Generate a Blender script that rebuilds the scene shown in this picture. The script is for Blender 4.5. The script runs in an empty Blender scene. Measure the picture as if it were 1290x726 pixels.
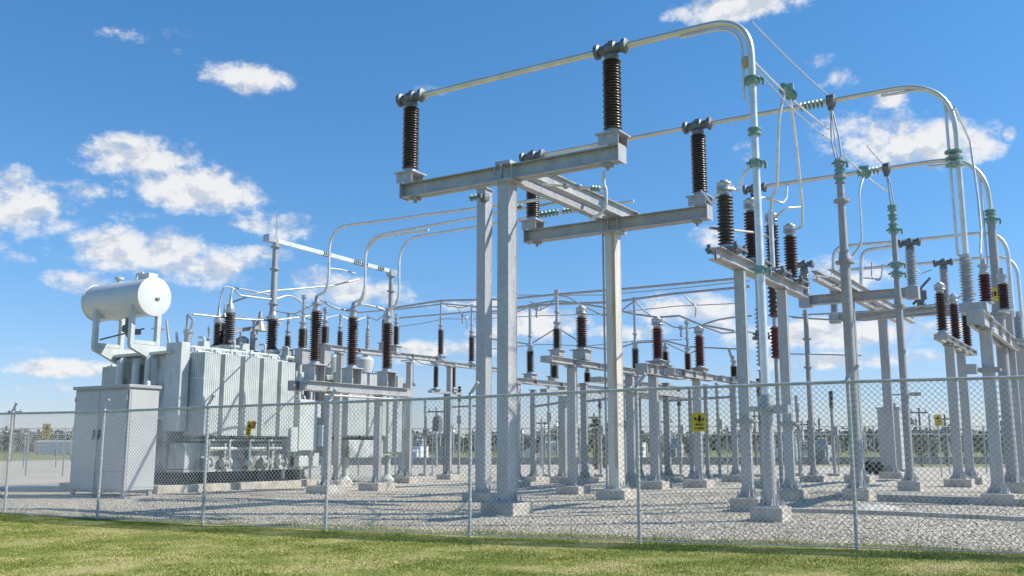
import bpy, bmesh, math, random
import numpy as np
from mathutils import Vector, Matrix
from math import radians, sin, cos, pi, sqrt, tan
random.seed(7); RNG = np.random.default_rng(7)
SC = bpy.context.scene
COL = SC.collection

# ------------------------------------------------------------------ frame of the place
# X runs along the bus pipes (towards lower right of the photo), Y along the cross beams (towards far right)
CS, SN = 0.844, 0.536            # yaw of the viewing direction against the yard's own axes
F, TH, EYE = 1205.0, radians(9.4), 1.5

def ss(a, b, x):
    t = min(1.0, max(0.0, (x-a)/(b-a))); return t*t*(3-2*t)
def H(X, Y):                     # the yard's ground height: it rises a little towards the right
    lat = X*CS+Y*SN; dep = -X*SN+Y*CS
    return .25*ss(-1, 9, lat)*ss(11, 24, dep)*(1-ss(38, 60, dep)) - .05*ss(0, 10, -lat)*(1-ss(16, 24, dep))
def ray(u, v):
    x = (u-645)/F; y = -(v-363)/F
    fy = cos(TH)-y*sin(TH); fz = sin(TH)+y*cos(TH)
    return (x*CS-fy*SN, x*SN+fy*CS, fz)
def GZ(u, v, z):
    r = ray(u, v); t = (z-EYE)/r[2]; return (r[0]*t, r[1]*t)
def GH(u, v, ft=.25):            # a point on the ground (or on footings of height ft)
    z = ft
    for i in range(40):
        p = GZ(u, v, z); z += .5*(H(*p)+ft-z)
    return p
def PY(u, v, Y):
    r = ray(u, v); t = Y/r[1]; return Vector((r[0]*t, Y, EYE+r[2]*t))
def PX(u, v, X):
    r = ray(u, v); t = X/r[0]; return Vector((X, r[1]*t, EYE+r[2]*t))
def cam_xy(lat, dep):            # lateral / forward distance from the viewpoint -> yard axes
    return (lat*CS-dep*SN, lat*SN+dep*CS)

# ------------------------------------------------------------------ materials
def new_mat(name):
    m = bpy.data.materials.new(name); m.use_nodes = True
    nt = m.node_tree; b = nt.nodes['Principled BSDF']
    return m, nt, b
def streaks(nt, src, dst, col, amt=.35, lo=.56, hi=.74, sc=(5, 5, .45)):
    N = nt.nodes; L = nt.links; tc = N.new('ShaderNodeTexCoord'); mp = N.new('ShaderNodeMapping'); mp.inputs['Scale'].default_value = sc
    L.new(tc.outputs['Object'], mp.inputs['Vector']); nz = N.new('ShaderNodeTexNoise'); nz.inputs['Scale'].default_value = 1.7; nz.inputs['Detail'].default_value = 9; nz.inputs['Roughness'].default_value = .7
    L.new(mp.outputs['Vector'], nz.inputs['Vector']); mr = N.new('ShaderNodeMapRange'); mr.inputs['From Min'].default_value = lo; mr.inputs['From Max'].default_value = hi; mr.inputs['To Max'].default_value = amt
    L.new(nz.outputs['Fac'], mr.inputs['Value']); mx = N.new('ShaderNodeMix'); mx.data_type = 'RGBA'; L.new(mr.outputs['Result'], mx.inputs['Factor']); L.new(src, mx.inputs['A']); mx.inputs['B'].default_value = (*col, 1); L.new(mx.outputs['Result'], dst)
def mat(name, c1, c2=None, rough=.5, metal=0., scale=6., bump=0., bscale=40., detail=6., lo=.35, hi=.65, stretch=None, rvar=0., spec=.5, streak=None):
    m, nt, b = new_mat(name); N = nt.nodes; L = nt.links
    b.inputs['Roughness'].default_value = rough; b.inputs['Metallic'].default_value = metal
    b.inputs['Specular IOR Level'].default_value = spec
    tc = N.new('ShaderNodeTexCoord'); mp = N.new('ShaderNodeMapping'); L.new(tc.outputs['Object'], mp.inputs['Vector'])
    if stretch: mp.inputs['Scale'].default_value = stretch
    nz = N.new('ShaderNodeTexNoise'); nz.inputs['Scale'].default_value = scale; nz.inputs['Detail'].default_value = detail
    L.new(mp.outputs['Vector'], nz.inputs['Vector'])
    r = N.new('ShaderNodeValToRGB'); r.color_ramp.elements[0].position = lo; r.color_ramp.elements[1].position = hi
    r.color_ramp.elements[0].color = (*c1, 1); r.color_ramp.elements[1].color = (*(c2 or c1), 1)
    L.new(nz.outputs['Fac'], r.inputs['Fac']); L.new(r.outputs['Color'], b.inputs['Base Color'])
    if streak: streaks(nt, r.outputs['Color'], b.inputs['Base Color'], *streak)
    if rvar:
        ma = N.new('ShaderNodeMapRange'); ma.inputs['To Min'].default_value = rough-rvar; ma.inputs['To Max'].default_value = rough+rvar
        L.new(nz.outputs['Fac'], ma.inputs['Value']); L.new(ma.outputs['Result'], b.inputs['Roughness'])
    if bump:
        n2 = N.new('ShaderNodeTexNoise'); n2.inputs['Scale'].default_value = bscale; n2.inputs['Detail'].default_value = 4
        L.new(tc.outputs['Object'], n2.inputs['Vector'])
        bp = N.new('ShaderNodeBump'); bp.inputs['Strength'].default_value = bump; bp.inputs['Distance'].default_value = .02
        L.new(n2.outputs['Fac'], bp.inputs['Height']); L.new(bp.outputs['Normal'], b.inputs['Normal'])
    return m
def spangle(name, c1, c2, c3, rough=.45, metal=.35, scale=9.):
    # hot dip galvanised steel: crystal spangle plus broad weather streaks
    m, nt, b = new_mat(name); N = nt.nodes; L = nt.links
    tc = N.new('ShaderNodeTexCoord')
    v = N.new('ShaderNodeTexVoronoi'); v.inputs['Scale'].default_value = scale*2.2; L.new(tc.outputs['Object'], v.inputs['Vector'])
    sep = N.new('ShaderNodeSeparateColor'); L.new(v.outputs['Color'], sep.inputs['Color'])
    mp = N.new('ShaderNodeMapping'); mp.inputs['Scale'].default_value = (1, 1, .22); L.new(tc.outputs['Object'], mp.inputs['Vector'])
    nz = N.new('ShaderNodeTexNoise'); nz.inputs['Scale'].default_value = 3.2; nz.inputs['Detail'].default_value = 8; nz.inputs['Roughness'].default_value = .65
    L.new(mp.outputs['Vector'], nz.inputs['Vector'])
    mx = N.new('ShaderNodeMath'); mx.operation = 'MULTIPLY_ADD'; mx.inputs[1].default_value = .22; L.new(sep.outputs['Red'], mx.inputs[0]); L.new(nz.outputs['Fac'], mx.inputs[2])
    r = N.new('ShaderNodeValToRGB'); e = r.color_ramp.elements
    e[0].position = .38; e[0].color = (*c1, 1); e[1].position = .9; e[1].color = (*c3, 1); k = e.new(.62); k.color = (*c2, 1)
    L.new(mx.outputs[0], r.inputs['Fac']); L.new(r.outputs['Color'], b.inputs['Base Color'])
    streaks(nt, r.outputs['Color'], b.inputs['Base Color'], (.30, .255, .20), .38)
    b.inputs['Metallic'].default_value = metal
    mr = N.new('ShaderNodeMapRange'); mr.inputs['To Min'].default_value = rough-.12; mr.inputs['To Max'].default_value = rough+.15
    L.new(mx.outputs[0], mr.inputs['Value']); L.new(mr.outputs['Result'], b.inputs['Roughness'])
    return m
M = {}
M['galv'] = spangle('galvanised_steel', (.35, .354, .355), (.445, .448, .446), (.545, .547, .54))
M['galv_dull'] = spangle('weathered_galvanised_steel', (.28, .285, .287), (.36, .364, .365), (.44, .443, .442), rough=.55)
M['rusty'] = spangle('rust_stained_steel', (.54, .505, .435), (.64, .605, .53), (.71, .68, .61), metal=.2)
M['stain'] = mat('tan_rust_stain', (.50, .36, .17), (.52, .48, .40), rough=.7, scale=3, stretch=(3, 3, .4))
M['alu'] = mat('aluminium_pipe', (.66, .66, .65), (.80, .80, .78), rough=.38, metal=.5, scale=5, rvar=.08)
M['alu_tan'] = mat('tan_aluminium_pipe', (.70, .64, .50), (.80, .77, .68), rough=.36, metal=.6, scale=2.2, rvar=.08)  # tan base colour holds the warm ground reflected in the bus pipes
M['silver'] = mat('cast_aluminium', (.40, .41, .42), (.54, .55, .56), rough=.38, metal=.6, scale=9)
M['wire'] = mat('stranded_conductor', (.42, .42, .41), (.55, .54, .52), rough=.5, metal=.5, scale=8)
M['brown'] = mat('brown_glazed_porcelain', (.062, .030, .021), (.10, .050, .034), rough=.3, scale=5, spec=.6)
M['dark'] = mat('dark_glazed_porcelain', (.062, .049, .041), (.10, .078, .064), rough=.33, scale=5, spec=.6)
M['red'] = mat('oxblood_glazed_porcelain', (.095, .026, .020), (.135, .040, .030), rough=.26, scale=5, spec=.6)
M['greyp'] = mat('grey_glazed_porcelain', (.36, .39, .41), (.47, .50, .52), rough=.22, scale=5, spec=.6)
M['green'] = mat('green_glass_fitting', (.13, .25, .215), (.26, .40, .355), rough=.35, scale=12, spec=.6)
M['clamp'] = mat('cast_iron_clamp', (.12, .13, .14), (.22, .235, .25), rough=.5, metal=.4, scale=12)
M['tpaint'] = mat('pale_transformer_paint', (.46, .50, .49), (.565, .60, .585), rough=.42, scale=2.3, bump=.06, bscale=9, lo=.3, hi=.6, streak=((.30, .29, .25), .45, .54, .74))
M['tdirty'] = mat('grimy_transformer_paint', (.20, .20, .175), (.50, .53, .515), rough=.5, scale=2.2, lo=.36, hi=.56, stretch=(1, 1, .6))
M['white'] = mat('white_tank_paint', (.60, .62, .60), (.67, .685, .665), rough=.4, scale=1.6, streak=((.42, .41, .36), .4, .56, .76))
M['cab'] = mat('grey_cabinet_paint', (.42, .425, .42), (.47, .475, .465), rough=.45, scale=1.4, streak=((.30, .28, .25), .3, .55, .76))
M['cabtrim'] = mat('grey_cabinet_trim', (.33, .34, .345), (.38, .39, .40), rough=.45, scale=3)
M['black'] = mat('black_rubber', (.012, .012, .013), (.03, .03, .03), rough=.7, scale=9)
M['under'] = mat('oily_skid_steel', (.045, .045, .042), (.11, .105, .095), rough=.7, scale=4)
M['conc'] = mat('concrete', (.38, .345, .295), (.56, .52, .455), rough=.9, scale=4, bump=.35, bscale=30, detail=9, streak=((.26, .22, .17), .5, .5, .72, (2, 2, 1.2)))
M['concd'] = mat('dark_concrete', (.30, .28, .25), (.44, .41, .37), rough=.9, scale=3, bump=.35, bscale=30, detail=9)
M['yellow'] = mat('yellow_sign_face', (.72, .48, .01), (.80, .56, .02), rough=.45, scale=4)
M['ink'] = mat('black_sign_ink', (.01, .01, .01), (.02, .02, .02), rough=.5)
M['orange'] = mat('orange_tag', (.65, .16, .02), (.72, .22, .04), rough=.5)
M['fence'] = mat('galvanised_fence_pipe', (.40, .42, .43), (.56, .575, .58), rough=.5, metal=.35, scale=14)
M['mesh'] = mat('galvanised_chain_link_wire', (.58, .595, .60), (.70, .71, .715), rough=.45, metal=.3, scale=20)
M['bark'] = mat('bark', (.10, .075, .05), (.20, .16, .12), rough=.9, scale=12, bump=.5)
M['leaf'] = mat('scrub_foliage', (.06, .068, .03), (.15, .14, .075), rough=.8, scale=.25, detail=8)
M['trunk'] = mat('pale_bare_trunks', (.15, .135, .115), (.32, .30, .27), rough=.8, scale=.3)
M['farwall'] = mat('far_wall_concrete', (.15, .152, .155), (.21, .21, .205), rough=.9, scale=1.5)
M['palm'] = mat('palm_frond', (.06, .075, .025), (.13, .13, .05), rough=.7, scale=2)
M['far_white'] = mat('far_white_cladding', (.62, .64, .66), (.74, .75, .76), rough=.6, scale=.4)
M['far_grey'] = mat('far_grey_cladding', (.30, .32, .34), (.42, .44, .45), rough=.6, scale=.6)
M['shingle'] = mat('far_roof_sheet', (.25, .27, .30), (.33, .35, .38), rough=.6, scale=.6)
M['wood'] = mat('weathered_pole_timber', (.14, .115, .09), (.24, .205, .17), rough=.9, scale=6, stretch=(4, 4, .4))

def gravel_mat():
    m, nt, b = new_mat('crushed_stone'); N = nt.nodes; L = nt.links
    tc = N.new('ShaderNodeTexCoord')
    v = N.new('ShaderNodeTexVoronoi'); v.inputs['Scale'].default_value = 24; L.new(tc.outputs['Object'], v.inputs['Vector'])
    sp = N.new('ShaderNodeSeparateColor'); L.new(v.outputs['Color'], sp.inputs['Color'])
    n = N.new('ShaderNodeTexNoise'); n.inputs['Scale'].default_value = .28; n.inputs['Detail'].default_value = 9; L.new(tc.outputs['Object'], n.inputs['Vector'])
    ad = N.new('ShaderNodeMath'); ad.operation = 'MULTIPLY_ADD'; ad.inputs[1].default_value = .55; L.new(sp.outputs['Green'], ad.inputs[0]); L.new(n.outputs['Fac'], ad.inputs[2])
    r = N.new('ShaderNodeValToRGB'); e = r.color_ramp.elements
    e[0].position = .38; e[0].color = (.29, .255, .20, 1); e[1].position = 1.05; e[1].color = (.62, .552, .445, 1); k = e.new(.72); k.color = (.435, .382, .302, 1)
    L.new(ad.outputs[0], r.inputs['Fac']); L.new(r.outputs['Color'], b.inputs['Base Color'])
    b.inputs['Roughness'].default_value = .95
    bp = N.new('ShaderNodeBump'); bp.invert = True; bp.inputs['Strength'].default_value = .4; bp.inputs['Distance'].default_value = .025
    L.new(v.outputs['Distance'], bp.inputs['Height']); L.new(bp.outputs['Normal'], b.inputs['Normal'])
    return m
M['gravel'] = gravel_mat()
def stone_mat():
    m, nt, b = new_mat('loose_crushed_stone'); N = nt.nodes; L = nt.links
    g = N.new('ShaderNodeNewGeometry'); r = N.new('ShaderNodeValToRGB'); e = r.color_ramp.elements
    e[0].position = 0; e[0].color = (.33, .292, .232, 1); e[1].position = 1; e[1].color = (.61, .545, .445, 1); k = e.new(.55); k.color = (.445, .392, .312, 1)
    L.new(g.outputs['Random Per Island'], r.inputs['Fac']); L.new(r.outputs['Color'], b.inputs['Base Color']); b.inputs['Roughness'].default_value = .92
    return m
M['stone'] = stone_mat()
def grass_mat(name, cols, isl=True):
    m, nt, b = new_mat(name); N = nt.nodes; L = nt.links
    tc = N.new('ShaderNodeTexCoord'); g = N.new('ShaderNodeNewGeometry')
    n = N.new('ShaderNodeTexNoise'); n.inputs['Scale'].default_value = .75; n.inputs['Detail'].default_value = 9; n.inputs['Roughness'].default_value = .68
    L.new(tc.outputs['Object'], n.inputs['Vector'])
    c0 = N.new('ShaderNodeMath'); c0.operation = 'MULTIPLY_ADD'; c0.inputs[1].default_value = 1.9; c0.inputs[2].default_value = -.47; L.new(n.outputs['Fac'], c0.inputs[0])
    ad = N.new('ShaderNodeMath'); ad.operation = 'MULTIPLY_ADD'; ad.inputs[1].default_value = .5 if isl else 0
    L.new(g.outputs['Random Per Island'], ad.inputs[0]); L.new(c0.outputs[0], ad.inputs[2])
    r = N.new('ShaderNodeValToRGB'); e = r.color_ramp.elements
    e[0].position = .4; e[0].color = (*cols[0], 1); e[1].position = 1.0 if isl else .65; e[1].color = (*cols[2], 1); k = e.new(.7 if isl else .52); k.color = (*cols[1], 1)
    L.new(ad.outputs[0], r.inputs['Fac']); L.new(r.outputs['Color'], b.inputs['Base Color']); b.inputs['Roughness'].default_value = .75
    b.inputs['Specular IOR Level'].default_value = .25
    return m
M['blade'] = grass_mat('grass_blades', ((.14, .185, .03), (.29, .335, .065), (.56, .49, .22)))
M['lawn'] = grass_mat('lawn_soil', ((.19, .21, .045), (.29, .29, .08), (.40, .34, .16)), False)
M['field'] = grass_mat('dry_field', ((.15, .17, .035), (.25, .25, .07), (.36, .32, .14)), False)

# ------------------------------------------------------------------ building blocks
ROOT = {}
def thing(name, label, cat, loc, group=None):
    o = bpy.data.objects.new(name, None); COL.objects.link(o); o.location = loc; o.empty_display_size = .3
    o['label'] = label; o['category'] = cat
    if group: o['group'] = group
    ROOT[o.name] = Vector(loc); return o
def top_of(o):
    while o.parent: o = o.parent
    return o
def tag(o, label, cat, group=None, kind=None):
    if label: o['label'] = label
    if cat: o['category'] = cat
    if group: o['group'] = group
    if kind: o['kind'] = kind
    return o
class MB:
    def __init__(s): s.v = []; s.f = []
    def add(s, vs, fs):
        n = len(s.v); s.v += [tuple(p) for p in vs]; s.f += [tuple(i+n for i in f) for f in fs]; return s
    def box(s, x0, x1, y0, y1, z0, z1):
        vs = [(x0,y0,z0),(x1,y0,z0),(x1,y1,z0),(x0,y1,z0),(x0,y0,z1),(x1,y0,z1),(x1,y1,z1),(x0,y1,z1)]
        return s.add(vs, [(0,3,2,1),(4,5,6,7),(0,1,5,4),(1,2,6,5),(2,3,7,6),(3,0,4,7)])
    def cbox(s, c, sx, sy, sz): return s.box(c[0]-sx/2, c[0]+sx/2, c[1]-sy/2, c[1]+sy/2, c[2]-sz/2, c[2]+sz/2)
    def frame(s, p0, p1, up=(0,0,1)):
        p0 = Vector(p0); p1 = Vector(p1); d = (p1-p0).normalized(); u = Vector(up)
        if abs(d.dot(u)) > .98: u = Vector((0,1,0))
        a = d.cross(u).normalized(); b = a.cross(d).normalized(); return p0, p1, d, a, b
    def prism(s, p0, p1, prof, up=(0,0,1)):          # profile (a,b) swept from p0 to p1
        p0, p1, d, a, b = s.frame(p0, p1, up); n = len(prof)
        vs = [p+a*q[0]+b*q[1] for p in (p0, p1) for q in prof]
        fs = [(i, (i+1) % n, n+(i+1) % n, n+i) for i in range(n)]+[tuple(range(n))[::-1], tuple(range(n, 2*n))]
        return s.add(vs, fs)
    def bar(s, p0, p1, w, h, up=(0,0,1)): return s.prism(p0, p1, [(-w/2,-h/2),(w/2,-h/2),(w/2,h/2),(-w/2,h/2)], up)
    def ibeam(s, p0, p1, w, h, tf=.022, tw=.018, up=(0,0,1)):
        W, Hh, t = w/2, h/2, tw/2
        pr = [(-W,-Hh),(W,-Hh),(W,-Hh+tf),(t,-Hh+tf),(t,Hh-tf),(W,Hh-tf),(W,Hh),(-W,Hh),(-W,Hh-tf),(-t,Hh-tf),(-t,-Hh+tf),(-W,-Hh+tf)]
        return s.prism(p0, p1, pr, up)
    def channel(s, p0, p1, w, h, t=.02, up=(0,0,1)):
        W, Hh = w/2, h/2
        pr = [(-W,-Hh),(W,-Hh),(W,-Hh+t),(-W+t,-Hh+t),(-W+t,Hh-t),(W,Hh-t),(W,Hh),(-W,Hh)]
        return s.prism(p0, p1, pr, up)
    def tube(s, path, r, seg=10, r1=None):
        path = [Vector(p) for p in path]; n = len(path)
        keep = [path[0]]
        for p in path[1:]:
            if (p-keep[-1]).length > 1e-4: keep.append(p)
        path = keep; n = len(path); vs = []; fs = []; a = None
        for i, p in enumerate(path):
            d = (path[min(i+1, n-1)]-path[max(i-1, 0)]).normalized()
            if a is None:
                a = d.cross(Vector((0,0,1)))
                if a.length < .05: a = Vector((1,0,0))
            a = (a-d*a.dot(d)).normalized(); b = d.cross(a)
            rr = r if r1 is None else r+(r1-r)*i/(n-1)
            for k in range(seg):
                t = 2*pi*k/seg; vs.append(p+a*(rr*cos(t))+b*(rr*sin(t)))
        for i in range(n-1):
            for k in range(seg):
                fs.append((i*seg+k, i*seg+(k+1) % seg, (i+1)*seg+(k+1) % seg, (i+1)*seg+k))
        fs.append(tuple(range(seg))[::-1]); fs.append(tuple(range((n-1)*seg, n*seg)))
        return s.add(vs, fs)
    def lathe(s, base, prof, seg=16, axis=(0,0,1)):   # profile (radius, height) about axis from base
        ax = Vector(axis).normalized(); a = ax.cross(Vector((0,1,0)))
        if a.length < .1: a = Vector((1,0,0))
        a.normalize(); b = ax.cross(a); base = Vector(base); n = len(prof); vs = []; fs = []
        for r, h in prof:
            for k in range(seg):
                t = 2*pi*k/seg; vs.append(base+ax*h+a*(r*cos(t))+b*(r*sin(t)))
        for i in range(n-1):
            for k in range(seg):
                fs.append((i*seg+k, i*seg+(k+1) % seg, (i+1)*seg+(k+1) % seg, (i+1)*seg+k))
        fs.append(tuple(range(seg))[::-1]); fs.append(tuple(range((n-1)*seg, n*seg)))
        return s.add(vs, fs)
    def ball(s, c, r, seg=10, rings=6):
        return s.lathe(Vector(c)-Vector((0,0,r)), [(max(.001, r*sin(pi*i/rings)), r-r*cos(pi*i/rings)) for i in range(rings+1)], seg)
    def build(s, name, m, parent=None, smooth=False, bevel=0., label=None):
        off = ROOT[top_of(parent).name] if parent else Vector((0,0,0))
        me = bpy.data.meshes.new(name)
        me.from_pydata([(p[0]-off.x, p[1]-off.y, p[2]-off.z) for p in s.v], [], s.f); me.validate()
        me.materials.append(M[m] if isinstance(m, str) else m)
        bm = bmesh.new(); bm.from_mesh(me); bmesh.ops.recalc_face_normals(bm, faces=bm.faces); bm.to_mesh(me); bm.free()
        if smooth:
            me.polygons.foreach_set('use_smooth', [True]*len(me.polygons)); me.set_sharp_from_angle(angle=radians(38))
        o = bpy.data.objects.new(name, me); COL.objects.link(o)
        if parent: o.parent = parent
        if bevel:
            bv = o.modifiers.new('edge', 'BEVEL'); bv.width = bevel; bv.segments = 2; bv.limit_method = 'ANGLE'
        if label: o['label'] = label
        return o
def alone(mb, name, m, label, cat, group=None, smooth=False, bevel=0., kind=None):   # a thing that is one mesh, its origin at its base
    xs = [p[0] for p in mb.v]; ys = [p[1] for p in mb.v]; zs = [p[2] for p in mb.v]
    c = Vector(((min(xs)+max(xs))/2, (min(ys)+max(ys))/2, min(zs)))
    mb.v = [(p[0]-c.x, p[1]-c.y, p[2]-c.z) for p in mb.v]
    o = mb.build(name, m, None, smooth, bevel); o.location = c; ROOT[o.name] = c
    return tag(o, label, cat, group, kind)
def child_of(o, mb, name, m, **k):
    return mb.build(name, m, o, **k)
def fillet(pts, r, n=8):
    pts = [Vector(p) for p in pts]; out = [pts[0]]
    for i in range(1, len(pts)-1):
        p = pts[i]; a = pts[i-1]-p; b = pts[i+1]-p
        rr = min(r if not isinstance(r, (list, tuple)) else r[i-1], a.length*.48, b.length*.48)
        a.normalize(); b.normalize(); A = p+a*rr; B = p+b*rr
        for k in range(n+1):
            t = k/n; out.append(A*(1-t)**2+p*2*t*(1-t)+B*t*t)
    out.append(pts[-1]); return out
def sag(p0, p1, d, n=10):
    p0 = Vector(p0); p1 = Vector(p1)
    return [p0.lerp(p1, i/n)-Vector((0,0,4*d*(i/n)*(1-i/n))) for i in range(n+1)]

# ------------------------------------------------------------------ repeated kinds
def shed_profile(r, h, n, core=.62):
    pr = [(r*core, 0)]
    for i in range(n):
        z0 = h*(i+.12)/n; z1 = h*(i+.88)/n
        rr = r*(1 if i % 2 == 0 else .93)
        pr += [(r*core, z0), (rr, z0+(z1-z0)*.28), (rr*.985, z0+(z1-z0)*.46), (r*core, z1)]
    pr.append((r*core, h)); return pr
def insulator(name, label, cat, base, h, r, m='dark', n=22, cap='clamp', group=None, stool=0., seg=18, part_of=None, axis_pipe='x', skirt=True):
    """post insulator: stool or flange below, ribbed porcelain, fitting on top; returns its top point"""
    x, y, z = base
    if part_of is None: t = thing(name, label, cat, (x, y, z), group)
    else: t = part_of
    if stool:
        b = MB(); w = r*1.15
        b.box(x-w, x+w, y-w, y-w+.02, z, z+stool); b.box(x-w, x+w, y+w-.02, y+w, z, z+stool)
        b.box(x-.012, x+.012, y-w+.02, y+w-.02, z, z+stool)
        b.build('stool', 'galv', t)
        b = MB(); b.box(x-r*1.4, x+r*1.4, y-r*1.4, y+r*1.4, z+stool, z+stool+.035); b.build('stool_plate', 'galv', t, bevel=.006)
        z += stool+.035
    fl = MB(); fh = min(.12, h*.08)
    fl.lathe((x, y, z), [(r*1.05, 0), (r*1.05, fh*.3), (r*.8, fh*.4), (r*.74, fh)], seg); fl.build('base_flange', 'silver', t, smooth=True)
    p = MB(); p.lathe((x, y, z+fh), shed_profile(r, h-fh, n), seg); por = p.build('porcelain', m, t, smooth=True)
    zt = z+h
    c = MB()
    if cap == 'clamp':
        c.lathe((x, y, zt), [(r*.7, 0), (r*.78, r*.2), (r*.78, r*.5), (r*.5, r*.6), (r*.45, r*.9)], seg)
        d = (1, 0, 0) if axis_pipe == 'x' else (0, 1, 0); D = Vector(d)
        zc = zt+r*1.25; L = r*1.9
        c.lathe(Vector((x, y, zc))-D*L, [(r*.55,0),(r*.8,.02),(r*.8,r*.5),(r*.55,r*.62),(r*.55,r*1.3),(r*.75,r*1.42),(r*.75,r*2.38),(r*.55,r*2.5),(r*.55,r*3.18),(r*.8,r*3.3),(r*.8,2*L-.02),(r*.55,2*L)], seg, d)
        c.cbox((x, y, zc+r*.72), r*.55, r*.5, r*.3); c.build('clamp', 'clamp', t, smooth=True); top = zc
    elif cap == 'dome':
        k = r*.93
        c.lathe((x, y, zt), [(k*.62,0),(k*.7,k*.1),(k*.7,k*.5),(k*1.0,k*.6),(k*1.03,k*.68),(k*.97,k*.8),(k*.97,k*1.5),(k*1.0,k*1.55),(k*.97,k*1.62),(k*.62,k*1.74),(k*.5,k*1.95),(k*.22,k*2.05)], seg)
        c.build('cap', 'silver', t, smooth=True)
        MB().cbox((x+k*.95, y, zt+k*1.1), k*.5, k*.24, k*.16).build('terminal_pad', 'alu', t); MB().cbox((x, y-k*.95, zt+k*1.25), k*.2, k*.4, k*.16).build('terminal_pad', 'alu', t)
        top = zt+k*1.98
    elif cap == 'stem':
        c.lathe((x, y, zt), [(r*.75,0),(r*.8,r*.3),(r*.6,r*.4),(r*.6,r*1.1),(r*.85,r*1.2),(r*.85,r*1.5),(r*.45,r*1.6),(r*.32,r*2.6)], seg)
        c.build('cap', 'silver', t, smooth=True); top = zt+r*2.6
    else:
        c.lathe((x, y, zt), [(r*.72,0),(r*.76,r*.25),(r*.76,r*.55),(r*.3,r*.6)], seg); c.build('cap', 'silver', t, smooth=True); top = zt+r*.6
    return t, Vector((x, y, top))
def footing_plinth(parent, x, y, z, w=.85, h=.25, m='conc'):
    b = MB(); b.box(x-w/2, x+w/2, y-w/2, y+w/2, z-.3, z+h); return b.build('footing', m, parent, bevel=.02)
def base_plate(parent, x, y, z, a, m='galv'):
    b = MB(); w = a*.95
    b.box(x-w, x+w, y-w, y+w, z, z+.03)
    for sx, sy in ((1,0),(-1,0),(0,1),(0,-1)):        # gussets
        for k in (-.3, .3):
            px, py = x+sx*a*.5+abs(sy)*k*a, y+sy*a*.5+abs(sx)*k*a
            q = MB(); L = a*.38; d = Vector((sx, sy, 0)); e = Vector((-sy, sx, 0))*.008
            P = Vector((px, py, z+.03)); A = [P+e, P+d*L+e, P+d*L*.6+Vector((0,0,.06))+e, P+Vector((0,0,.24))+e]
            B = [p-2*e for p in A]; b.add(A+B, [(0,1,2,3),(7,6,5,4),(0,4,5,1),(1,5,6,2),(2,6,7,3),(3,7,4,0)])
    for sx in (-1, 1):
        for sy in (-1, 1): b.lathe((x+sx*w*.8, y+sy*w*.8, z+.03), [(.028,0),(.028,.04),(.014,.042),(.014,.11)], 6)
    return b.build('base_plate', m, parent)
def h_column(parent, x, y, z0, z1, a=.33, m='galv', fw=.85, fh=.25, flange='y', collar=None, cap=True, foot=True, ay=.5):
    """galvanised box section column on its concrete footing; flange plates face +-y (or +-x)"""
    g = z0
    if foot: footing_plinth(parent, x, y, g, fw, fh); base_plate(parent, x, y, g+fh, a, m)
    b = MB(); b.box(x-a/2, x+a/2, y-a*ay/2, y+a*ay/2, g+fh+.03, z1)
    b.box(x-a*.53, x+a*.53, y-a*ay/2-.012, y-a*ay/2+.012, g+fh+.03, z1-.01); b.box(x-a*.53, x+a*.53, y+a*ay/2-.012, y+a*ay/2+.012, g+fh+.03, z1-.01)
    c = b.build('column', m, parent, bevel=.006)
    if cap:
        k = MB(); k.box(x-a*.68, x+a*.68, y-a*.68, y+a*.68, z1, z1+.03); k.build('cap_plate', m, parent)
    if collar:
        k = MB(); w = a*.5+.02
        k.box(x-w-.06, x+w+.06, y-w-.02, y-w, collar-.05, collar+.05).box(x-w-.06, x+w+.06, y+w, y+w+.02, collar-.05, collar+.05)
        k.box(x+w, x+w+.02, y-w, y+w, collar-.04, collar+.04).box(x-w-.02, x-w, y-w, y+w, collar-.04, collar+.04)
        k.tube([(x+w+.09, y-w-.05, collar), (x+w+.09, y+w+.05, collar)], .03, 8); k.build('collar', 'galv_dull', parent)
    return c
def conduit(parent, x, y, z0, z1, r=.035, m='wire'):
    b = MB(); b.tube([(x, y, z0), (x, y, z1)], r, 8); return b.build('conduit', m, parent, smooth=True)
def pipe(label, pts, r, m='alu', cat='bus pipe', group=None, rad=.6, seg=14, name='bus_pipe', n=10):
    b = MB(); b.tube(fillet(pts, rad, n), r, seg); return alone(b, name, m, label, cat, group, smooth=True)
def green_fitting(mb, p, d, L=.32, r=.085, n=4):
    """string of glass discs centred at p along direction d"""
    d = Vector(d).normalized(); P = Vector(p)-d*L/2
    pr = [(.02, 0)]
    for i in range(n):
        z = L*(i+.15)/n; w = L/n*.7
        pr += [(.03, z), (r, z+w*.35), (r*.9, z+w*.6), (.03, z+w)]
    pr.append((.02, L)); mb.lathe(P, pr, 12, d)

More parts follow.
